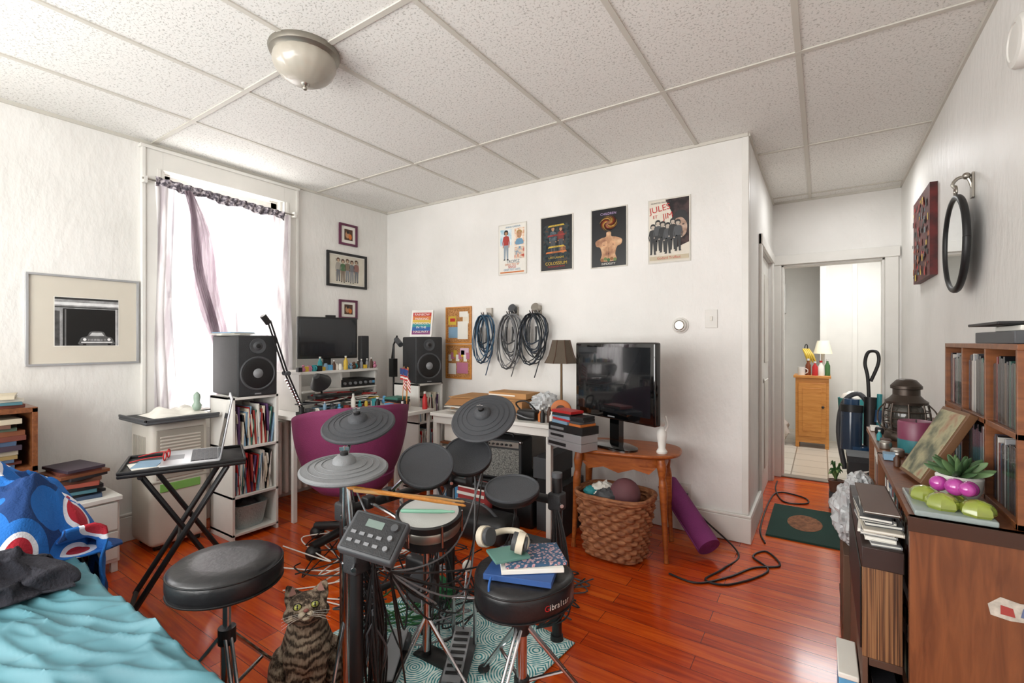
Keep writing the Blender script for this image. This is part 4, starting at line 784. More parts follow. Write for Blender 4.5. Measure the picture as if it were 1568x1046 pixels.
# thrones
def throne(c,zt,r,rot,saddle=0,th=.095,brand=None):
    e=empty('drum_throne',(c[0],c[1],0)); 
    m=Mb('seat',TM((c[0],c[1],0),rz=rot)); ff=(lambda a:1+saddle*cos(3*a)) if saddle else None
    m.lathe([(0,zt-th),(r*.9,zt-th),(r*.97,zt-th+.01),(r,zt-th+.03),(r*1.0,zt-.03),(r*.975,zt-.012),(r*.9,zt-.002),(r*.5,zt+.002),(0,zt)],VINYL,n=64,f=ff)
    for zz in (zt-.016,zt-th+.012): m.tube([(r*.985*(ff(2*pi*i/64) if ff else 1)*cos(2*pi*i/64),r*.985*(ff(2*pi*i/64) if ff else 1)*sin(2*pi*i/64),zz) for i in range(65)],.003,BLACK,n=6)
    if brand:
        for i,ch in enumerate(brand):
            a=R(-rot-28+i*4.0); rr0=r*(ff(a) if ff else 1)+.001; nx,ny=cos(a),sin(a)
            m.text(ch,.026,0,0,RED if i==0 else PAPER,0,FR((rr0*nx,rr0*ny,zt-.062),(-ny,nx,0),(0,0,1)))
    m.done(parent=e,ang=60)
    m=Mb('base',TM((c[0],c[1],0),rz=rot)); m.cyl((0,0,.12),(0,0,zt-th),.0125,CHROME); m.cyl((0,0,.13),(0,0,.34),.018,CHROME); m.lathe([(.05,zt-th-.015),(.05,zt-th)],BLACK,n=20); m.cyl((0,0,.31),(0,0,.36),.026,BLACK); m.tube([(0,0,.335),(.04,.03,.335)],.006,CHROME); m.cyl((0,0,.13),(0,0,.16),.026,BLACK)
    for k in range(3):
        a=2*pi*k/3; ca,sa=cos(a),sin(a)
        for o in (-.008,.008): m.tube([(.02*ca-o*sa,.02*sa+o*ca,.33),(.26*ca-o*sa,.26*sa+o*ca,.04)],.006,CHROME)
        m.tube([(.02*ca,.02*sa,.15),(.15*ca,.15*sa,.18)],.006,CHROME); m.cyl((.25*ca,.25*sa,.045),(.285*ca,.285*sa,.018),.016,BLACK)
    m.done(parent=e)
throne((-1.60,.752),.58,.165,105,0,.085); throne((-.835,1.32),.52,.165,35,.05,.10,'Gibraltar')
m=Mb('notebooks',TM((-.825,1.32,.524),rz=30)); m.box((0,-.02,.009),(.22,.16,.018),mat('2a4f8a',.6),TM(rz=-12)); m.box((.02,0,.027),(.2,.15,.014),PAPER,TM(rz=8)); m.box((.03,.01,.040),(.2,.15,.010),voromat('patterned_cover',90,[(.1,'8f2f4c'),(.3,'c9a8a8'),(.5,'2e4f6c')],rough=.6),TM(rz=12)); m.box((-.05,.02,.050),(.12,.10,.008),mat('5f8a80',.6),TM(rz=25)); m.tube([(-.1,-.1,.02),(-.105,-.12,.0),(-.10,-.125,-.04),(-.09,-.13,-.08)],.004,BLUE,sm=5); m.done(.001)
m=Mb('headphones',TM((-.90,1.31,.580),rz=10)); CR=mat('d0c6b2',.45)
m.tube([(.075*cos(a),.09*sin(a)-.0,.012+.012*sin(a)) for a in [pi*(.0+k/20) for k in range(21)]],.011,CR,n=10)
for s in (-1,1): m.cyl((.078*s,-.01,.03),(.055*s,-.015,.035),.035,CR); m.cyl((.055*s,-.015,.035),(.04*s,-.018,.038),.03,DGREY); m.cyl((.08*s,-.01,.03),(.088*s,-.008,.029),.024,DGREY)
m.done(.001)
# rug
m=Mb('area_rug')
def f(u,v): 
    x=-1.76+.86*u; y=1.14+.68*v; return (x+.06*(v-.5),y-.05*(u-.5),.006+.004*abs(noise.noise(Vector((x*4,y*4,0)))))
m.grid(f,30,24,RUG); m.done(solid=.006)
m=Mb('green_cloth'); m.ell((-1.60,1.72,.06),(.10,.08,.045),mat('2f7a4a',.8),n=30,m=20,disp=lambda d:1+.4*noise.noise(d*4)); m.done(ang=30)
m=Mb('door_mat'); m.b2((-.31,3.5,0),(.13,4.2,.012),mat('1d3f36',.95,bump=.6,bscale=250)); m.lathe([(.11,.012),(.11,.0135),(0,.0135)],mat('8a5a3c',.9,var=.5,scale=40),TM((-.10,3.85,0))@Matrix.Diagonal((.95,1.5,1,1)),40); m.done(.003)
# tray table + laptop
TB=TM((-2.66,1.06,0),rz=66)
m=Mb('folding_tray_table',TB); m.box((0,0,.678),(.5,.37,.018),BLACK,TM(),.006)
for s in (-1,1): m.box((0,.18*s,.693),(.5,.012,.016),BLACK,TM(),.004); m.box((.245*s,0,.693),(.012,.36,.016),BLACK,TM(),.004)
for j,yy in ((-1,.15),(1,.15)):
    for s in (-1,1):
        m.tube([(.17*s,yy*j-.012*s,.668),(-.22*s,yy*j-.012*s,.012)],.011,BLACK,n=8,flat=1.4)
for s in (-1,1): m.cyl((.17*s,-.16,.66),(.17*s,.16,.66),.01,BLACK); m.cyl((-.215*s,-.17,.02),(-.215*s,.17,.02),.011,BLACK)
m.cyl((-.03,-.16,.33),(-.03,.16,.33),.008,BLACK); m.done(.001)
m=Mb('laptop',TB@TM((.02,0,.689))); m.box((0,0,.009),(.24,.34,.014),SILV,TM(),.004); m.b2((-.0,-.14,.016),(.11,.14,.0175),BLACK)
for i in range(6): 
    for j in range(13): m.b2((.004+.018*i,-.135+.021*j,.0175),(.018+.018*i,-.118+.021*j,.0195),DGREY)
m.b2((-.1,-.05,.016),(-.03,.05,.0168),GREY); LT=TM((.12,0,.014),ry=10); m.box((0,0,.15),(.008,.34,.30),SILV,LT,.003); m.b2((-.006,-.155,.015),(-.0045,.155,.29),mat('10141a',.1,coat=1),LT); m.cyl((.12,-.12,.014),(.12,.12,.014),.007,DGREY); m.done()
m=Mb('eyeglasses',TB@TM((-.08,-.02,.716),rz=80)); 
for s in (-1,1): m.tube([(.032*s+.024*cos(a),0,.02*sin(a)+.01) for a in [2*pi*k/20 for k in range(21)]],.003,RED,n=6); m.tube([(.056*s,0,.015),(.06*s,.06,.012),(.058*s,.13,-.002)],.0025,RED,n=6,sm=4)
m.tube([(-.008,0,.015),(.008,0,.015)],.003,RED); m.done()
m=Mb('paper_sheets',TB@TM((-.165,-.05,.689))); m.box((0,0,.002),(.11,.15,.003),PAPER,TM(rz=14)); m.box((.01,.02,.005),(.10,.14,.003),PAL[9],TM(rz=-8)); m.done()
# ============ CAT
CX,CY=-1.540,.995
cat=empty('tabby_cat',(CX,CY,0)); CB=TM((CX,CY,0),rz=-34,s=1.06)
m=Mb('body',CB); FUR=tabby()
def cap(a,b,ra,rb,n=8):
    a=Vector(a);b=Vector(b)
    for i in range(n+1): t=i/n; r=ra+(rb-ra)*t; m.ell(a.lerp(b,t),r,FUR,n=16,m=10)
m.ell((-.08,0,.095),(.115,.100,.095),FUR); cap((-.08,0,.11),(.02,0,.25),.094,.064); m.ell((.04,0,.19),(.06,.064,.09),FUR); cap((.02,0,.25),(.05,0,.315),.056,.045)
HT=TM((.070,0,.345),ry=-26,rz=0)
def he(c,r): m.ell(c,r,FUR,HT)
he((0,0,0),(.056,.062,.049)); he((.022,0,.010),(.032,.042,.03))
for s in (-1,1):
    he((.016,.038*s,-.014),(.034,.032,.026)); he((.050,.012*s,-.016),(.017,.015,.012))
    m.lathe([(.027,-.02),(.024,.008),(.015,.028),(.005,.045),(0,.047)],FUR,HT@TM((-.004,.040*s,.033),rx=-26*s)@Matrix.Diagonal((.5,1.15,1,1)),14)
he((.046,0,-.026),(.015,.015,.01)); cap(HT@Vector((.03,0,.016)),HT@Vector((.056,0,-.006)),.016,.009)
for s in (-1,1):
    cap((.045,.036*s,.18),(.068,.032*s,.07),.038,.022); cap((.068,.032*s,.07),(.074,.031*s,.02),.022,.019); m.ell((.092,.031*s,.016),(.03,.021,.017),FUR)
    for q in (-1,0,1): m.ell((.113,.031*s+.011*q,.012),(.011,.0075,.011),FUR)
    m.ell((-.035,.083*s,.085),(.085,.040,.078),FUR); m.ell((.035,.092*s,.017),(.045,.02,.017),FUR)
tp=cr([(-.17,0,.05),(-.2,.06,.03),(-.15,.14,.025),(-.05,.17,.025),(.04,.15,.025),(.09,.11,.022)],6)
for i in range(len(tp)-1):
    for k in range(3): m.ell(tp[i].lerp(tp[i+1],k/3),.024-.007*i/len(tp),FUR,n=12,m=8)
o=m.done(parent=cat,ang=180)
q=o.modifiers.new('rm','REMESH'); q.mode='VOXEL'; q.voxel_size=.0045; q.use_smooth_shade=True
q=o.modifiers.new('sm','SMOOTH'); q.factor=.6; q.iterations=5
m=Mb('face',CB@HT); EYE=mat('b3b45c',.08,coat=1,var=.3,scale=90); INK=mat('0a0a0a',.15); LF=mat('c2b39c',.9,bump=.6,bscale=300)
for s in (-1,1):
    m.ell((.0475,.0250*s,.006),(.0130,.0145,.0115),INK); m.ell((.0508,.0252*s,.006),(.0116,.0122,.0096),EYE); m.ell((.0608,.0256*s,.006),(.0028,.0026,.0070),INK)
    m.ell((.054,.0110*s,-.018),(.0160,.0135,.0105),LF)
    for k in range(4): m.tube([(.064,.012*s,-.014-.003*k),(.070,.04*s,-.014-.006*k),(.06,.07*s,-.018-.010*k)],.0004,PAPER,n=4,sm=4)
    m.poly([(-.013*s,0),(.013*s,0),(0,.030)],mat('a87c70',.8),.0,FR((.0082,.042*s,.040),(0,1,0),(0,.35*s,1)))
m.ell((.069,0,-.007),(.006,.0085,.0055),mat('8a5248',.5)); m.ell((.054,0,-.030),(.010,.012,.006),LF); m.tube([(.071,0,-.011),(.070,0,-.018)],.0012,INK,n=5)
for s in (-1,1): m.tube([(.070,0,-.018),(.068,.009*s,-.023),(.062,.016*s,-.021)],.0012,INK,n=5,sm=3)
m.done(parent=cat)
# ============ RIGHT SIDE
m=Mb('bookcase',TM((.18,1.5,0))); m.b2((0,0,0),(.36,.02,.85),WAL); m.b2((0,.78,0),(.36,.8,.85),WAL); m.b2((0,0,.83),(.36,.8,.85),WAL); m.b2((.345,0,0),(.36,.8,.85),WAL)
for z in (.05,.31,.57): m.b2((.01,.02,z),(.35,.78,z+.018),WAL)
m.b2((-.004,-.004,.815),(.36,0,.85),mat('3a2012',.4))
T=TM((.02,.76,0),rz=-90)
for i,z in enumerate((.068,.328,.588)): brow(m,0,.72,0,.2,z,.22,T,rs=40+i,pal=BOOKS)
m.done(.0015)
m=Mb('torn_sticker',FR((.322,1.4993,.655),(1,0,0),(0,0,1))@Matrix.Scale(.8,4)); m.poly([(0,0),(.04,-.006),(.09,.0),(.13,-.004),(.14,.05),(.1,.055),(.06,.048),(.02,.056),(-.006,.03)],mat('b8b2a6',.6,var=.3,scale=60),.0008); m.poly([(.02,.008),(.05,.006),(.045,.03),(.02,.034)],mat('9a3a34',.6),.0014); m.poly([(.06,.01),(.12,.008),(.12,.04),(.065,.036)],mat('5a688a',.6),.0014); m.done()
m=Mb('low_bookcase',TM((.20,2.33,0))); m.b2((0,0,0),(.34,.02,.845),SHELFW); m.b2((0,.64,0),(.34,.66,.845),SHELFW); m.b2((-.01,-.01,.825),(.34,.67,.845),SHELFW); m.b2((.325,0,0),(.34,.66,.83),SHELFW)
for z in (.05,.31,.57): m.b2((.01,.02,z),(.33,.64,z+.018),SHELFW)
T=TM((.02,.63,0),rz=-90)
for i,z in enumerate((.068,.328,.588)): brow(m,0,.60,0,.2,z,.22,T,rs=50+i,pal=BOOKS)
m.done(.0015)
VEN=noisemat('striped_veneer',5,[(.38,'3a2416'),(.5,'6e4a2e'),(.62,'8a6440')],.5,.15,sc=(60,4,.5))
m=Mb('speaker_cabinet'); m.b2((.09,1.56,.44),(.174,2.2,.68),VEN); m.b2((.088,1.555,.68),(.176,2.2,.735),mat('2c1c18',.5)); m.b2((.086,1.58,.45),(.09,2.18,.67),BLACK); m.done(.003)
m=Mb('record_crate'); m.b2((.09,1.56,0),(.174,2.2,.12),mat('5c4030',.6)); m.b2((.09,1.56,.12),(.102,2.2,.44),mat('5c4030',.6)); m.b2((.09,2.19,.12),(.174,2.2,.44),mat('5c4030',.6)); m.b2((.104,1.56,.42),(.174,2.19,.44),mat('4a3224',.6))
bstack(m,(.14,1.66),.06,.18,.121,14,rs=15,jit=2,pal=BOOKS,tmin=.015,tmax=.02); m.done(.002)
m=Mb('storage_crate'); m.b2((.07,2.26,0),(.18,2.66,.44),mat('5a3e2c',.6)); m.b2((.072,2.27,.14),(.067,2.65,.16),BROWN); m.done(.004)
m=Mb('magazine_stack',TM((.130,1.78,.735),rz=90)); bstack(m,(-.06,0),.32,.085,0,12,rs=71,tmin=.005,tmax=.012,jit=5,pal=[PAPER,PAL[11],DGREY,PAL[9],PAPER,BROWN,GREY]); m.done()
m=Mb('plastic_shopping_bag'); BG=mat('c8cacb',.22,alpha=.85,bump=.6,bscale=30)
m.ell((.110,2.42,.56),(.070,.15,.11),BG,n=64,m=40,disp=lambda d:1+.28*noise.noise(d*3)+.2*rg(d*2.5)*.6+.12*noise.noise(d*9)); m.ell((.125,2.34,.69),(.045,.08,.06),BG,n=48,m=30,disp=lambda d:1+.35*noise.noise(d*4)+.2*rg(d*4)*.6); m.done(ang=20)
m=Mb('blue_box'); m.b2((.04,1.62,0),(.085,1.80,.33),LBLUE); m.b2((.038,1.615,.33),(.087,1.805,.345),PAPER); m.done(.003)
m=Mb('cd_rack',TM((.37,1.52,.85))); w=.75
for z in (0,.205,.41): m.b2((0,0,z),(.17,w,z+.014),SHELFW)
for y in (0,w/3,2*w/3,w-.012): m.b2((0,y,0),(.17,y+.012,.41),SHELFW)
m.b2((.16,0,0),(.17,w,.42),SHELFW)
T=TM((.012,w-.015,0),rz=-90)
for k in range(3):
    for z in (.014,.219): brow(m,k*.25,k*.25+.232,0,.13,z,.175,T,tmin=.009,tmax=.014,hv=.14,rs=80+k+int(z*10),pal=CDS)
m.done(.001)
m=Mb('dvd_player',TM((.46,1.72,1.275))); m.b2((-.09,-.18,0),(.08,.15,.03),DGREY); m.b2((-.06,-.1,.032),(.06,.1,.045),PAPER); m.b2((-.1,-.1,.047),(.07,.18,.055),BLACK); m.done(.002)
m=Mb('picture_postcards',TM((.42,2.33,.85),rz=-90)); m.box((0,0,.2),(.16,.01,.4),mat('3a2a30',.5,var=.8,scale=18),TM(rx=-4)); m.box((-.03,-.02,.13),(.13,.006,.26),mat('8a5a40',.5,var=.8,scale=25),TM(rx=-6)); m.done()
# items on top
m=Mb('lantern',TM((.31,2.68,.845))); BZ=mat('4a4038',.38,.6)
m.lathe([(.075,0),(.08,.012),(.075,.035),(.06,.05),(.052,.055)],BZ,n=36); m.lathe([(.050,.055),(.066,.08),(.066,.125),(.052,.155)],mat('59564f',.1,trans=.4),n=36)
m.lathe([(.052,.155),(.074,.16),(.076,.172),(.06,.185),(.048,.20),(.048,.225),(.056,.228),(.056,.24),(.035,.265),(.02,.27),(0,.27)],BZ,n=36)
for k in range(8): a=k*pi/4; m.tube([(.072*cos(a),.072*sin(a),.03),(.082*cos(a),.082*sin(a),.1),(.072*cos(a),.072*sin(a),.165)],.004,BZ,sm=4)
for z in (.075,.10,.13): m.tube([(.079*cos(2*pi*i/32),.079*sin(2*pi*i/32),z) for i in range(33)],.003,BZ,n=6)
m.tube([(-.074,0,.16),(-.10,-.02,.12),(-.09,-.05,.06),(0,-.09,.04),(.09,-.05,.06),(.10,-.02,.12),(.074,0,.16)],.003,BZ,sm=6); m.done()
m=Mb('pillar_candle',TM((.310,2.42,.845))); m.lathe([(.056,0),(.058,.01),(.058,.05)],mat('2d6f74',.4),n=32); m.lathe([(.058,.05),(.058,.115),(.054,.122),(.035,.115),(0,.112)],mat('7a3a52',.4),n=32); m.cyl((0,0,.11),(0,0,.128),.002,BLACK); m.done()
m=Mb('shelf_knickknacks'); rr=random.Random(52)
for i,(x,y) in enumerate(((.215,2.42),(.225,2.52),(.21,2.60),(.23,2.80),(.215,2.88),(.26,2.90),(.235,2.25),(.205,2.18),(.215,2.07))):
    c=[NICK,BROWN,TEAL,BLACK,PAPER,DGREY,NICK,PAL[9],BROWN][i]; z=.846 if y>2.3 else .851
    if i%3==0: m.lathe([(.020,z),(.022,z+.005),(.021,z+.025),(.016,z+.03),(0,z+.031)],c,TM((x,y,0)),20)
    elif i%3==1: m.box((x,y,z+.012),(.035,.05,.022),c)
    else: bottle(m,x,y,z,.010,.045,c)
m.done(.001)
m=Mb('leaning_picture_frame',FR((.235,1.90,.858),(.16,-.98,0.0),(.42,.07,.80))); m.box((.0,.12,.0),(.18,.24,.022),mat('6a4a30',.5),TM(),.002); m.b2((-.08,.01,.011),(.08,.23,.013),noisemat('picture_foliage',14,[(.35,'4a5040'),(.5,'9a9474'),(.65,'8a4a3a')],.5)); m.done(.001)
m=Mb('glass_tray',TM((.265,1.62,.85))); m.box((0,0,.008),(.15,.22,.014),mat('bccac8',.08,trans=.5),TM(),.004); m.done()
m=Mb('succulent_plant',TM((.305,1.70,.866),s=.9)); m.lathe([(0,0),(.038,0),(.05,.02),(.054,.06),(.048,.066),(.045,.055),(0,.055)],WHITE,n=28); SG=mat('43603c',.5)
for ring,(nn,el,ln) in enumerate(((10,8,.080),(9,30,.070),(7,58,.050))):
    for k in range(nn):
        a=2*pi*k/nn+ring*.4; ce,se=cos(R(el)),sin(R(el)); m.tube([(.008*cos(a),.008*sin(a),.065),(ln*.5*ce*cos(a),ln*.5*ce*sin(a),.067+ln*.5*se),(ln*.85*ce*cos(a),ln*.85*ce*sin(a),.072+ln*.9*se),(ln*ce*cos(a),ln*ce*sin(a),.077+ln*se)],[.006,.012,.008,.001],SG if (k+ring)%3 else mat('648254',.5),n=8,sm=3,flat=.45)
m.done()
m=Mb('glass_ornaments')
for (x,y,r) in ((.225,1.63,.030),(.25,1.565,.032),(.310,1.545,.031),(.280,1.612,.026)):
    m.lathe([(r*.9,0),(r*1.05,r*.2),(r*1.0,r*.6),(r*.75,r*.95),(r*.35,r*1.15),(0,r*1.2)],LIME,TM((x,y,.865)),14,f=lambda a:1+.05*cos(a*7))
for (x,y,z,r) in ((.250,1.608,.916,.019),(.277,1.580,.918,.021),(.305,1.595,.914,.019),(.295,1.560,.920,.017)): m.ell((x,y,z),r,PINK,n=24,m=16)
m.done()
m=Mb('ceramic_vase',TM((.46,2.56,.845))); m.lathe([(.03,0),(.05,.04),(.055,.09),(.03,.14),(.025,.17),(.032,.18),(.028,.18),(.02,.16)],BROWN,n=28); m.done()
m=Mb('picture_books',TM((.42,2.88,.845),rz=-90)); bstack(m,(0,0),.2,.16,0,4,rs=91,pal=BOOKS); m.done()
# hall items
m=Mb('shoe_box',TM((.285,4.20,0))); m.b2((-.11,-.12,0),(.11,.12,.10),BROWN); m.b2((-.115,-.13,.10),(.115,.12,.27),mat('b02622',.6)); m.b2((-.12,-.135,.27),(.12,.125,.30),mat('8a1c1a',.6)); m.b2((-.13,-.12,.302),(.12,.12,.46),BLACK); m.b2((-.135,-.125,.43),(.125,.125,.47),BLK2); m.tube([(-.06,-.121,.375),(-.04,-.121,.365),(.01,-.121,.39)],[.002,.008,.001],PAPER,sm=3,n=6); m.done(.003)
m=Mb('red_storage_bin',TM((.25,3.46,0))); m.lathe([(0,0),(.09,0),(.11,.24),(.12,.245),(.12,.26),(.10,.26),(.085,.01),(0,.01)],RED,Matrix.Diagonal((.9,1.1,1,1)),40,f=lambda a:1/(abs(cos(a))**5+abs(sin(a))**5)**.2); m.ell((0,0,.25),(.085,.10,.07),BLACK,disp=lambda d:1+.3*noise.noise(d*4)); m.done()
m=Mb('nested_bowls',TM((.195,3.86,0))); m.b2((-.05,-.08,0),(.05,.08,.09),mat('6a5a48',.7))
for k in range(3): m.lathe([(0,.09+.03*k),(.035,.09+.03*k),(.06,.12+.03*k),(.068,.15+.03*k),(.062,.15+.03*k),(.045,.12+.03*k),(0,.1+.03*k)],[mat('a8a090',.4),GREEN,NICK][k],n=30)
m.ell((0,0,.19),(.045,.045,.02),ORANGE,disp=lambda d:1+.3*noise.noise(d*5)); m.done()
m=Mb('potted_plant',TM((.09,4.40,0))); m.b2((-.045,-.06,0),(.045,.06,.12),DGREY); m.lathe([(0,.12),(.04,.12),(.05,.20),(.055,.21),(.045,.21),(.035,.14),(0,.14)],mat('6b4a3a',.6),n=28); m.ell((0,0,.20),(.045,.045,.015),BROWN); rr=random.Random(4)
for k in range(26):
    a=rr.uniform(0,6.28); l=rr.uniform(.03,.045); h=rr.uniform(.06,.16); m.tube([(0,0,.20),(l*.4*cos(a),l*.4*sin(a),.20+h*.7),(l*.8*cos(a),l*.8*sin(a),.20+h),(l*1.2*cos(a),l*1.2*sin(a),.18+h)],[.002,.007,.011,.001],GREEN if k%3 else mat('8fae6a',.5),n=6,sm=3,flat=.25)
m.done()
m=Mb('storage_boxes',TM((.47,4.62,0))); m.b2((-.07,-.12,0),(.06,.12,.3),BLK2); m.b2((-.065,-.11,.3),(.05,.11,.48),mat('3a4a50',.6)); m.b2((-.06,-.1,.48),(.05,.1,.6),BLACK); m.done(.004)
m=Mb('black_bag'); m.ell((.42,3.78,.24),(.10,.17,.24),BLK2,n=40,m=26,disp=lambda d:1+.2*noise.noise(d*3)+.08*rg(d*5)); m.done(ang=30)
m=Mb('vacuum_cleaner',TM((.25,4.80,0),rz=-12)); VB=mat('1d4468',.25,coat=.5)
m.box((0,-.06,.06),(.30,.22,.10),BLACK,TM(),.03); m.box((0,-.10,.1),(.24,.1,.05),VB,TM(),.02); m.cyl((0,.02,.12),(0,.06,.42),.075,BLACK,n=28); m.cyl((-.05,.0,.38),(-.05,.03,.70),.075,mat('3a4d66',.12,trans=.35),n=28); m.cyl((-.05,.0,.42),(-.05,.03,.66),.045,BLK2,n=28); m.cyl((-.05,.03,.69),(-.05,.035,.75),.08,BLACK,n=28); m.cyl((-.05,.03,.75),(-.05,.03,.80),.055,VB,n=28); m.cyl((.07,.04,.15),(.07,.08,.82),.045,BLACK,n=20); m.cyl((.02,.02,.36),(.02,.02,.42),.10,VB,n=28)
m.tube([(.06,.08,.78),(.05,.09,.98),(.03,.10,1.10),(.05,.12,1.19),(.11,.10,1.19),(.12,.09,1.10),(.07,.09,.95)],.013,BLACK,sm=6,n=10); m.tube([(-.1,.05,.2),(-.15,.08,.5),(-.12,.09,.75),(-.02,.1,.84),(.06,.08,.75),(.1,.08,.6)],.02,DGREY,sm=6,n=10); m.cyl((.12,.05,.4),(.13,.08,.85),.018,TEAL); m.cyl((.12,.05,.62),(.125,.065,.72),.026,VB)
for s in (-1,1): m.cyl((.12*s,.03,.05),(.15*s,.03,.05),.05,BLACK)
m.done(.001)
m=Mb('pine_cabinet',TM((-.10,6.85,0))); m.b2((-.17,-.17,.06),(.17,.17,.84),PINE); m.b2((-.19,-.19,.84),(.19,.19,.87),PINE); m.b2((-.14,-.185,.14),(.14,-.17,.78),PINE); m.b2((-.095,-.19,.2),(.095,-.185,.72),PINE); m.ell((.11,-.2,.5),.015,BLACK)
for x in (-.15,.15):
    for y in (-.15,.15): m.b2((x-.02,y-.02,0),(x+.02,y+.02,.06),PINE)
m.done(.005)
m=Mb('kitchen_counter_items'); mug(m,-.24+.03,6.75,.87,.04,.1,WHITE); bottle(m,-.14,6.78,.87,.03,.2,mat('7a3d20',.3)); bottle(m,-.07,6.72,.87,.03,.17,RED); bottle(m,-.01,6.73,.87,.033,.18,PAPER,RED); bottle(m,.055,6.76,.87,.028,.2,GREEN)
for k in range(4): m.tube([(-.2+.02*k,6.9,1.19),(-.16+.02*k,6.86,1.11),(-.15+.03*k,6.86,1.02)],[.008,.02,.006],YEL,sm=5,n=8)
m.tube([(-.15,6.95,.87),(-.15,6.97,1.2),(-.17,6.92,1.24),(-.18,6.9,1.2)],.006,BLACK,sm=5); m.done()
m=Mb('kitchen_lamp',TM((.01,6.95,.87))); m.lathe([(.05,0),(.03,.02),(.02,.1),(.02,.26)],WHITE,n=20); m.lathe([(.1,.26),(.06,.42),(.057,.42),(.095,.26)],mat('efe6cc',.8,emit=.15),n=28,cap=False); m.done()
m=Mb('teal_bin',TM((.30,6.95,0))); m.lathe([(0,0),(.11,0),(.14,.6),(.13,.6),(.1,.02),(0,.02)],TEAL,n=30); m.ell((0,0,.58),(.12,.12,.10),PAPER,disp=lambda d:1+.2*noise.noise(d*4)); m.done()
m=Mb('garbage_bag'); m.ell((-.50,6.75,.18),(.16,.2,.17),mat('cfc5bc',.5),n=30,m=20,disp=lambda d:1+.2*noise.noise(d*4)); m.ell((-.48,6.7,.40),(.09,.1,.22),mat('b99a9a',.6),disp=lambda d:1+.2*noise.noise(d*4)); m.done(ang=30)
m=Mb('coat_hook_rail',FR((-.52,7.999,1.45),(1,0,0),(0,0,1))); m.b2((0,0,0),(.06,.08,.02),BROWN); m.tube([(.03,.02,.01),(.03,-.02,.04),(.03,.02,.06)],.008,BROWN,sm=4); m.done()
# floor cables
m=Mb('power_cord'); m.tube([(-.70,2.62,.006),(-.55,2.60,.006),(-.42,2.76,.006),(-.32,2.95,.006),(-.20,3.06,.006),(-.28,3.22,.006),(-.34,3.1,.006),(-.25,2.95,.006),(-.40,2.68,.006),(-.52,2.66,.006),(-.46,2.85,.006),(-.42,3.1,.006),(-.63,3.26,.1),(-.78,3.27,.22)],.0055,BLACK,n=8,sm=10)
m.tube([(-.3,3.35,.006),(-.35,3.6,.006),(-.35,4.25,.006),(-.3,4.55,.006),(-.12,4.5,.006),(-.1,4.35,.006),(-.25,4.3,.006),(-.33,4.6,.006),(-.34,4.9,.006)],.0055,BLACK,n=8,sm=10); m.done()
m=Mb('floor_cables'); rr=random.Random(33)
for i in range(20):
    x,y=rr.uniform(-2.5,-1.8),rr.uniform(1.55,2.2); m.tube([(x+rr.uniform(-.3,.3),y+rr.uniform(-.25,.25),.006+.003*i) for _ in range(6)],.0038,[PAPER,BLACK,BLACK][i%3],n=6,sm=9)
m.tube([(-2.3,1.35,.006),(-2.15,1.55,.006),(-2.25,1.75,.006),(-2.05,1.7,.006),(-1.95,1.5,.006),(-2.1,1.4,.006),(-1.85,1.45,.006)],.0035,PAPER,n=6,sm=9)
for i in range(8): m.tube([(-1.3+rr.uniform(-.25,.35),2.0+rr.uniform(-.1,.35),.006+.002*i) for _ in range(6)],.0038,[BLACK,DGREY][i%2],n=6,sm=9)
m.done()
m=Mb('effects_pedal_box',TM((-1.35,2.3,0))); m.b2((-.2,-.1,0),(.12,.12,.1),BLACK,r=.01); m.b2((-.15,-.08,.1),(.08,.08,.14),DGREY,r=.01)
for i in range(3): m.cyl((-.1+.07*i,-.03,.14),(-.1+.07*i,-.03,.155),.012,CHROME)
m.done()
m=Mb('striped_pillow',TM((-2.05,2.62,.0))); m.b2((-.14,-.05,0),(.14,.05,.30),mat('a33a3a',.9,var=.1),r=.05)
for i in range(5): m.b2((-.12,-.054,.05+.05*i),(.12,-.049,.07+.05*i),PAPER)
m.done()
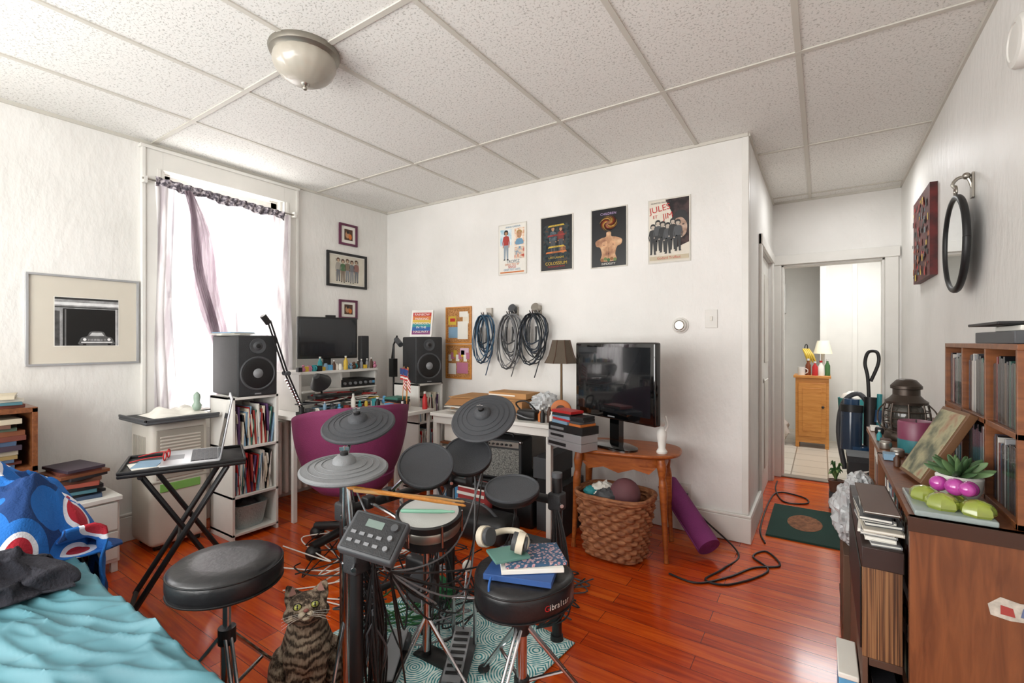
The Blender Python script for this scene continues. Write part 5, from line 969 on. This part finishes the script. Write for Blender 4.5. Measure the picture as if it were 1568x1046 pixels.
m=Mb('gig_bag'); m.b2((-2.2,2.33,0),(-1.6,2.55,.18),BLACK,r=.06); m.tube([(-2.1,2.4,.17),(-2.0,2.38,.24),(-1.8,2.38,.24),(-1.7,2.4,.17)],.01,DGREY,sm=5); m.done()
m=Mb('computer_tower'); m.b2((-1.455,2.70,0),(-1.395,3.02,.34),BLK2); m.b2((-1.457,2.695,.02),(-1.393,2.70,.32),DGREY); m.b2((-1.44,2.692,.26),(-1.41,2.696,.28),GREY); m.done(.003)
# ============ LIGHTS
def area(n,loc,rot,sx,sy,p,col=(1,1,1)):
    l=D.lights.new(n,'AREA'); l.shape='RECTANGLE'; l.size=sx; l.size_y=sy; l.energy=p; l.color=col
    o=D.objects.new(n,l); o.location=loc; o.rotation_euler=[R(a) for a in rot]; C.scene.collection.objects.link(o); return o
area('window_daylight',(XL-.25,1.755,1.62),(0,-90,0),1.6,.95,50,(1,.97,.93))
area('rear_fill_light',((a0+a1)/2,YF-.02,1.5),(104,0,0),2.5,1.4,104,(1,.98,.95))  # added fill at the made-up rear window, tilted up to brighten the ceiling
area('side_fill_light',(XL-.02,(V0+V1)/2,1.5),(0,-100,0),1.5,.9,30,(1,.98,.95))  # added side fill at the unseen made-up left window
area('kitchen_light',(.2,6.2,2.5),(0,0,0),.9,.9,40)
area('hall_light',(.1,4.3,2.55),(0,0,0),.25,.25,7)
s=D.lights.new('sun','SUN'); s.energy=6; s.angle=.02; s.color=(1,.95,.86); o=D.objects.new('sun',s); o.rotation_euler=Vector((-2.2,.3,1.75)).to_track_quat('Z','Y').to_euler(); C.scene.collection.objects.link(o)
w=D.worlds.new('world'); C.scene.world=w; w.use_nodes=True; w.node_tree.nodes['Background'].inputs[0].default_value=(.9,.95,1,1); w.node_tree.nodes['Background'].inputs[1].default_value=1.7
C.scene.view_settings.view_transform='Standard'; C.scene.view_settings.look='None'; C.scene.view_settings.exposure=0
cam=D.cameras.new('camera'); cam.lens=36*717/1568; cam.sensor_width=36; cam.clip_start=.02
o=D.objects.new('camera',cam); o.location=(0,0,1.28); o.rotation_euler=(R(90),0,R(33.5)); C.scene.collection.objects.link(o); C.scene.camera=o
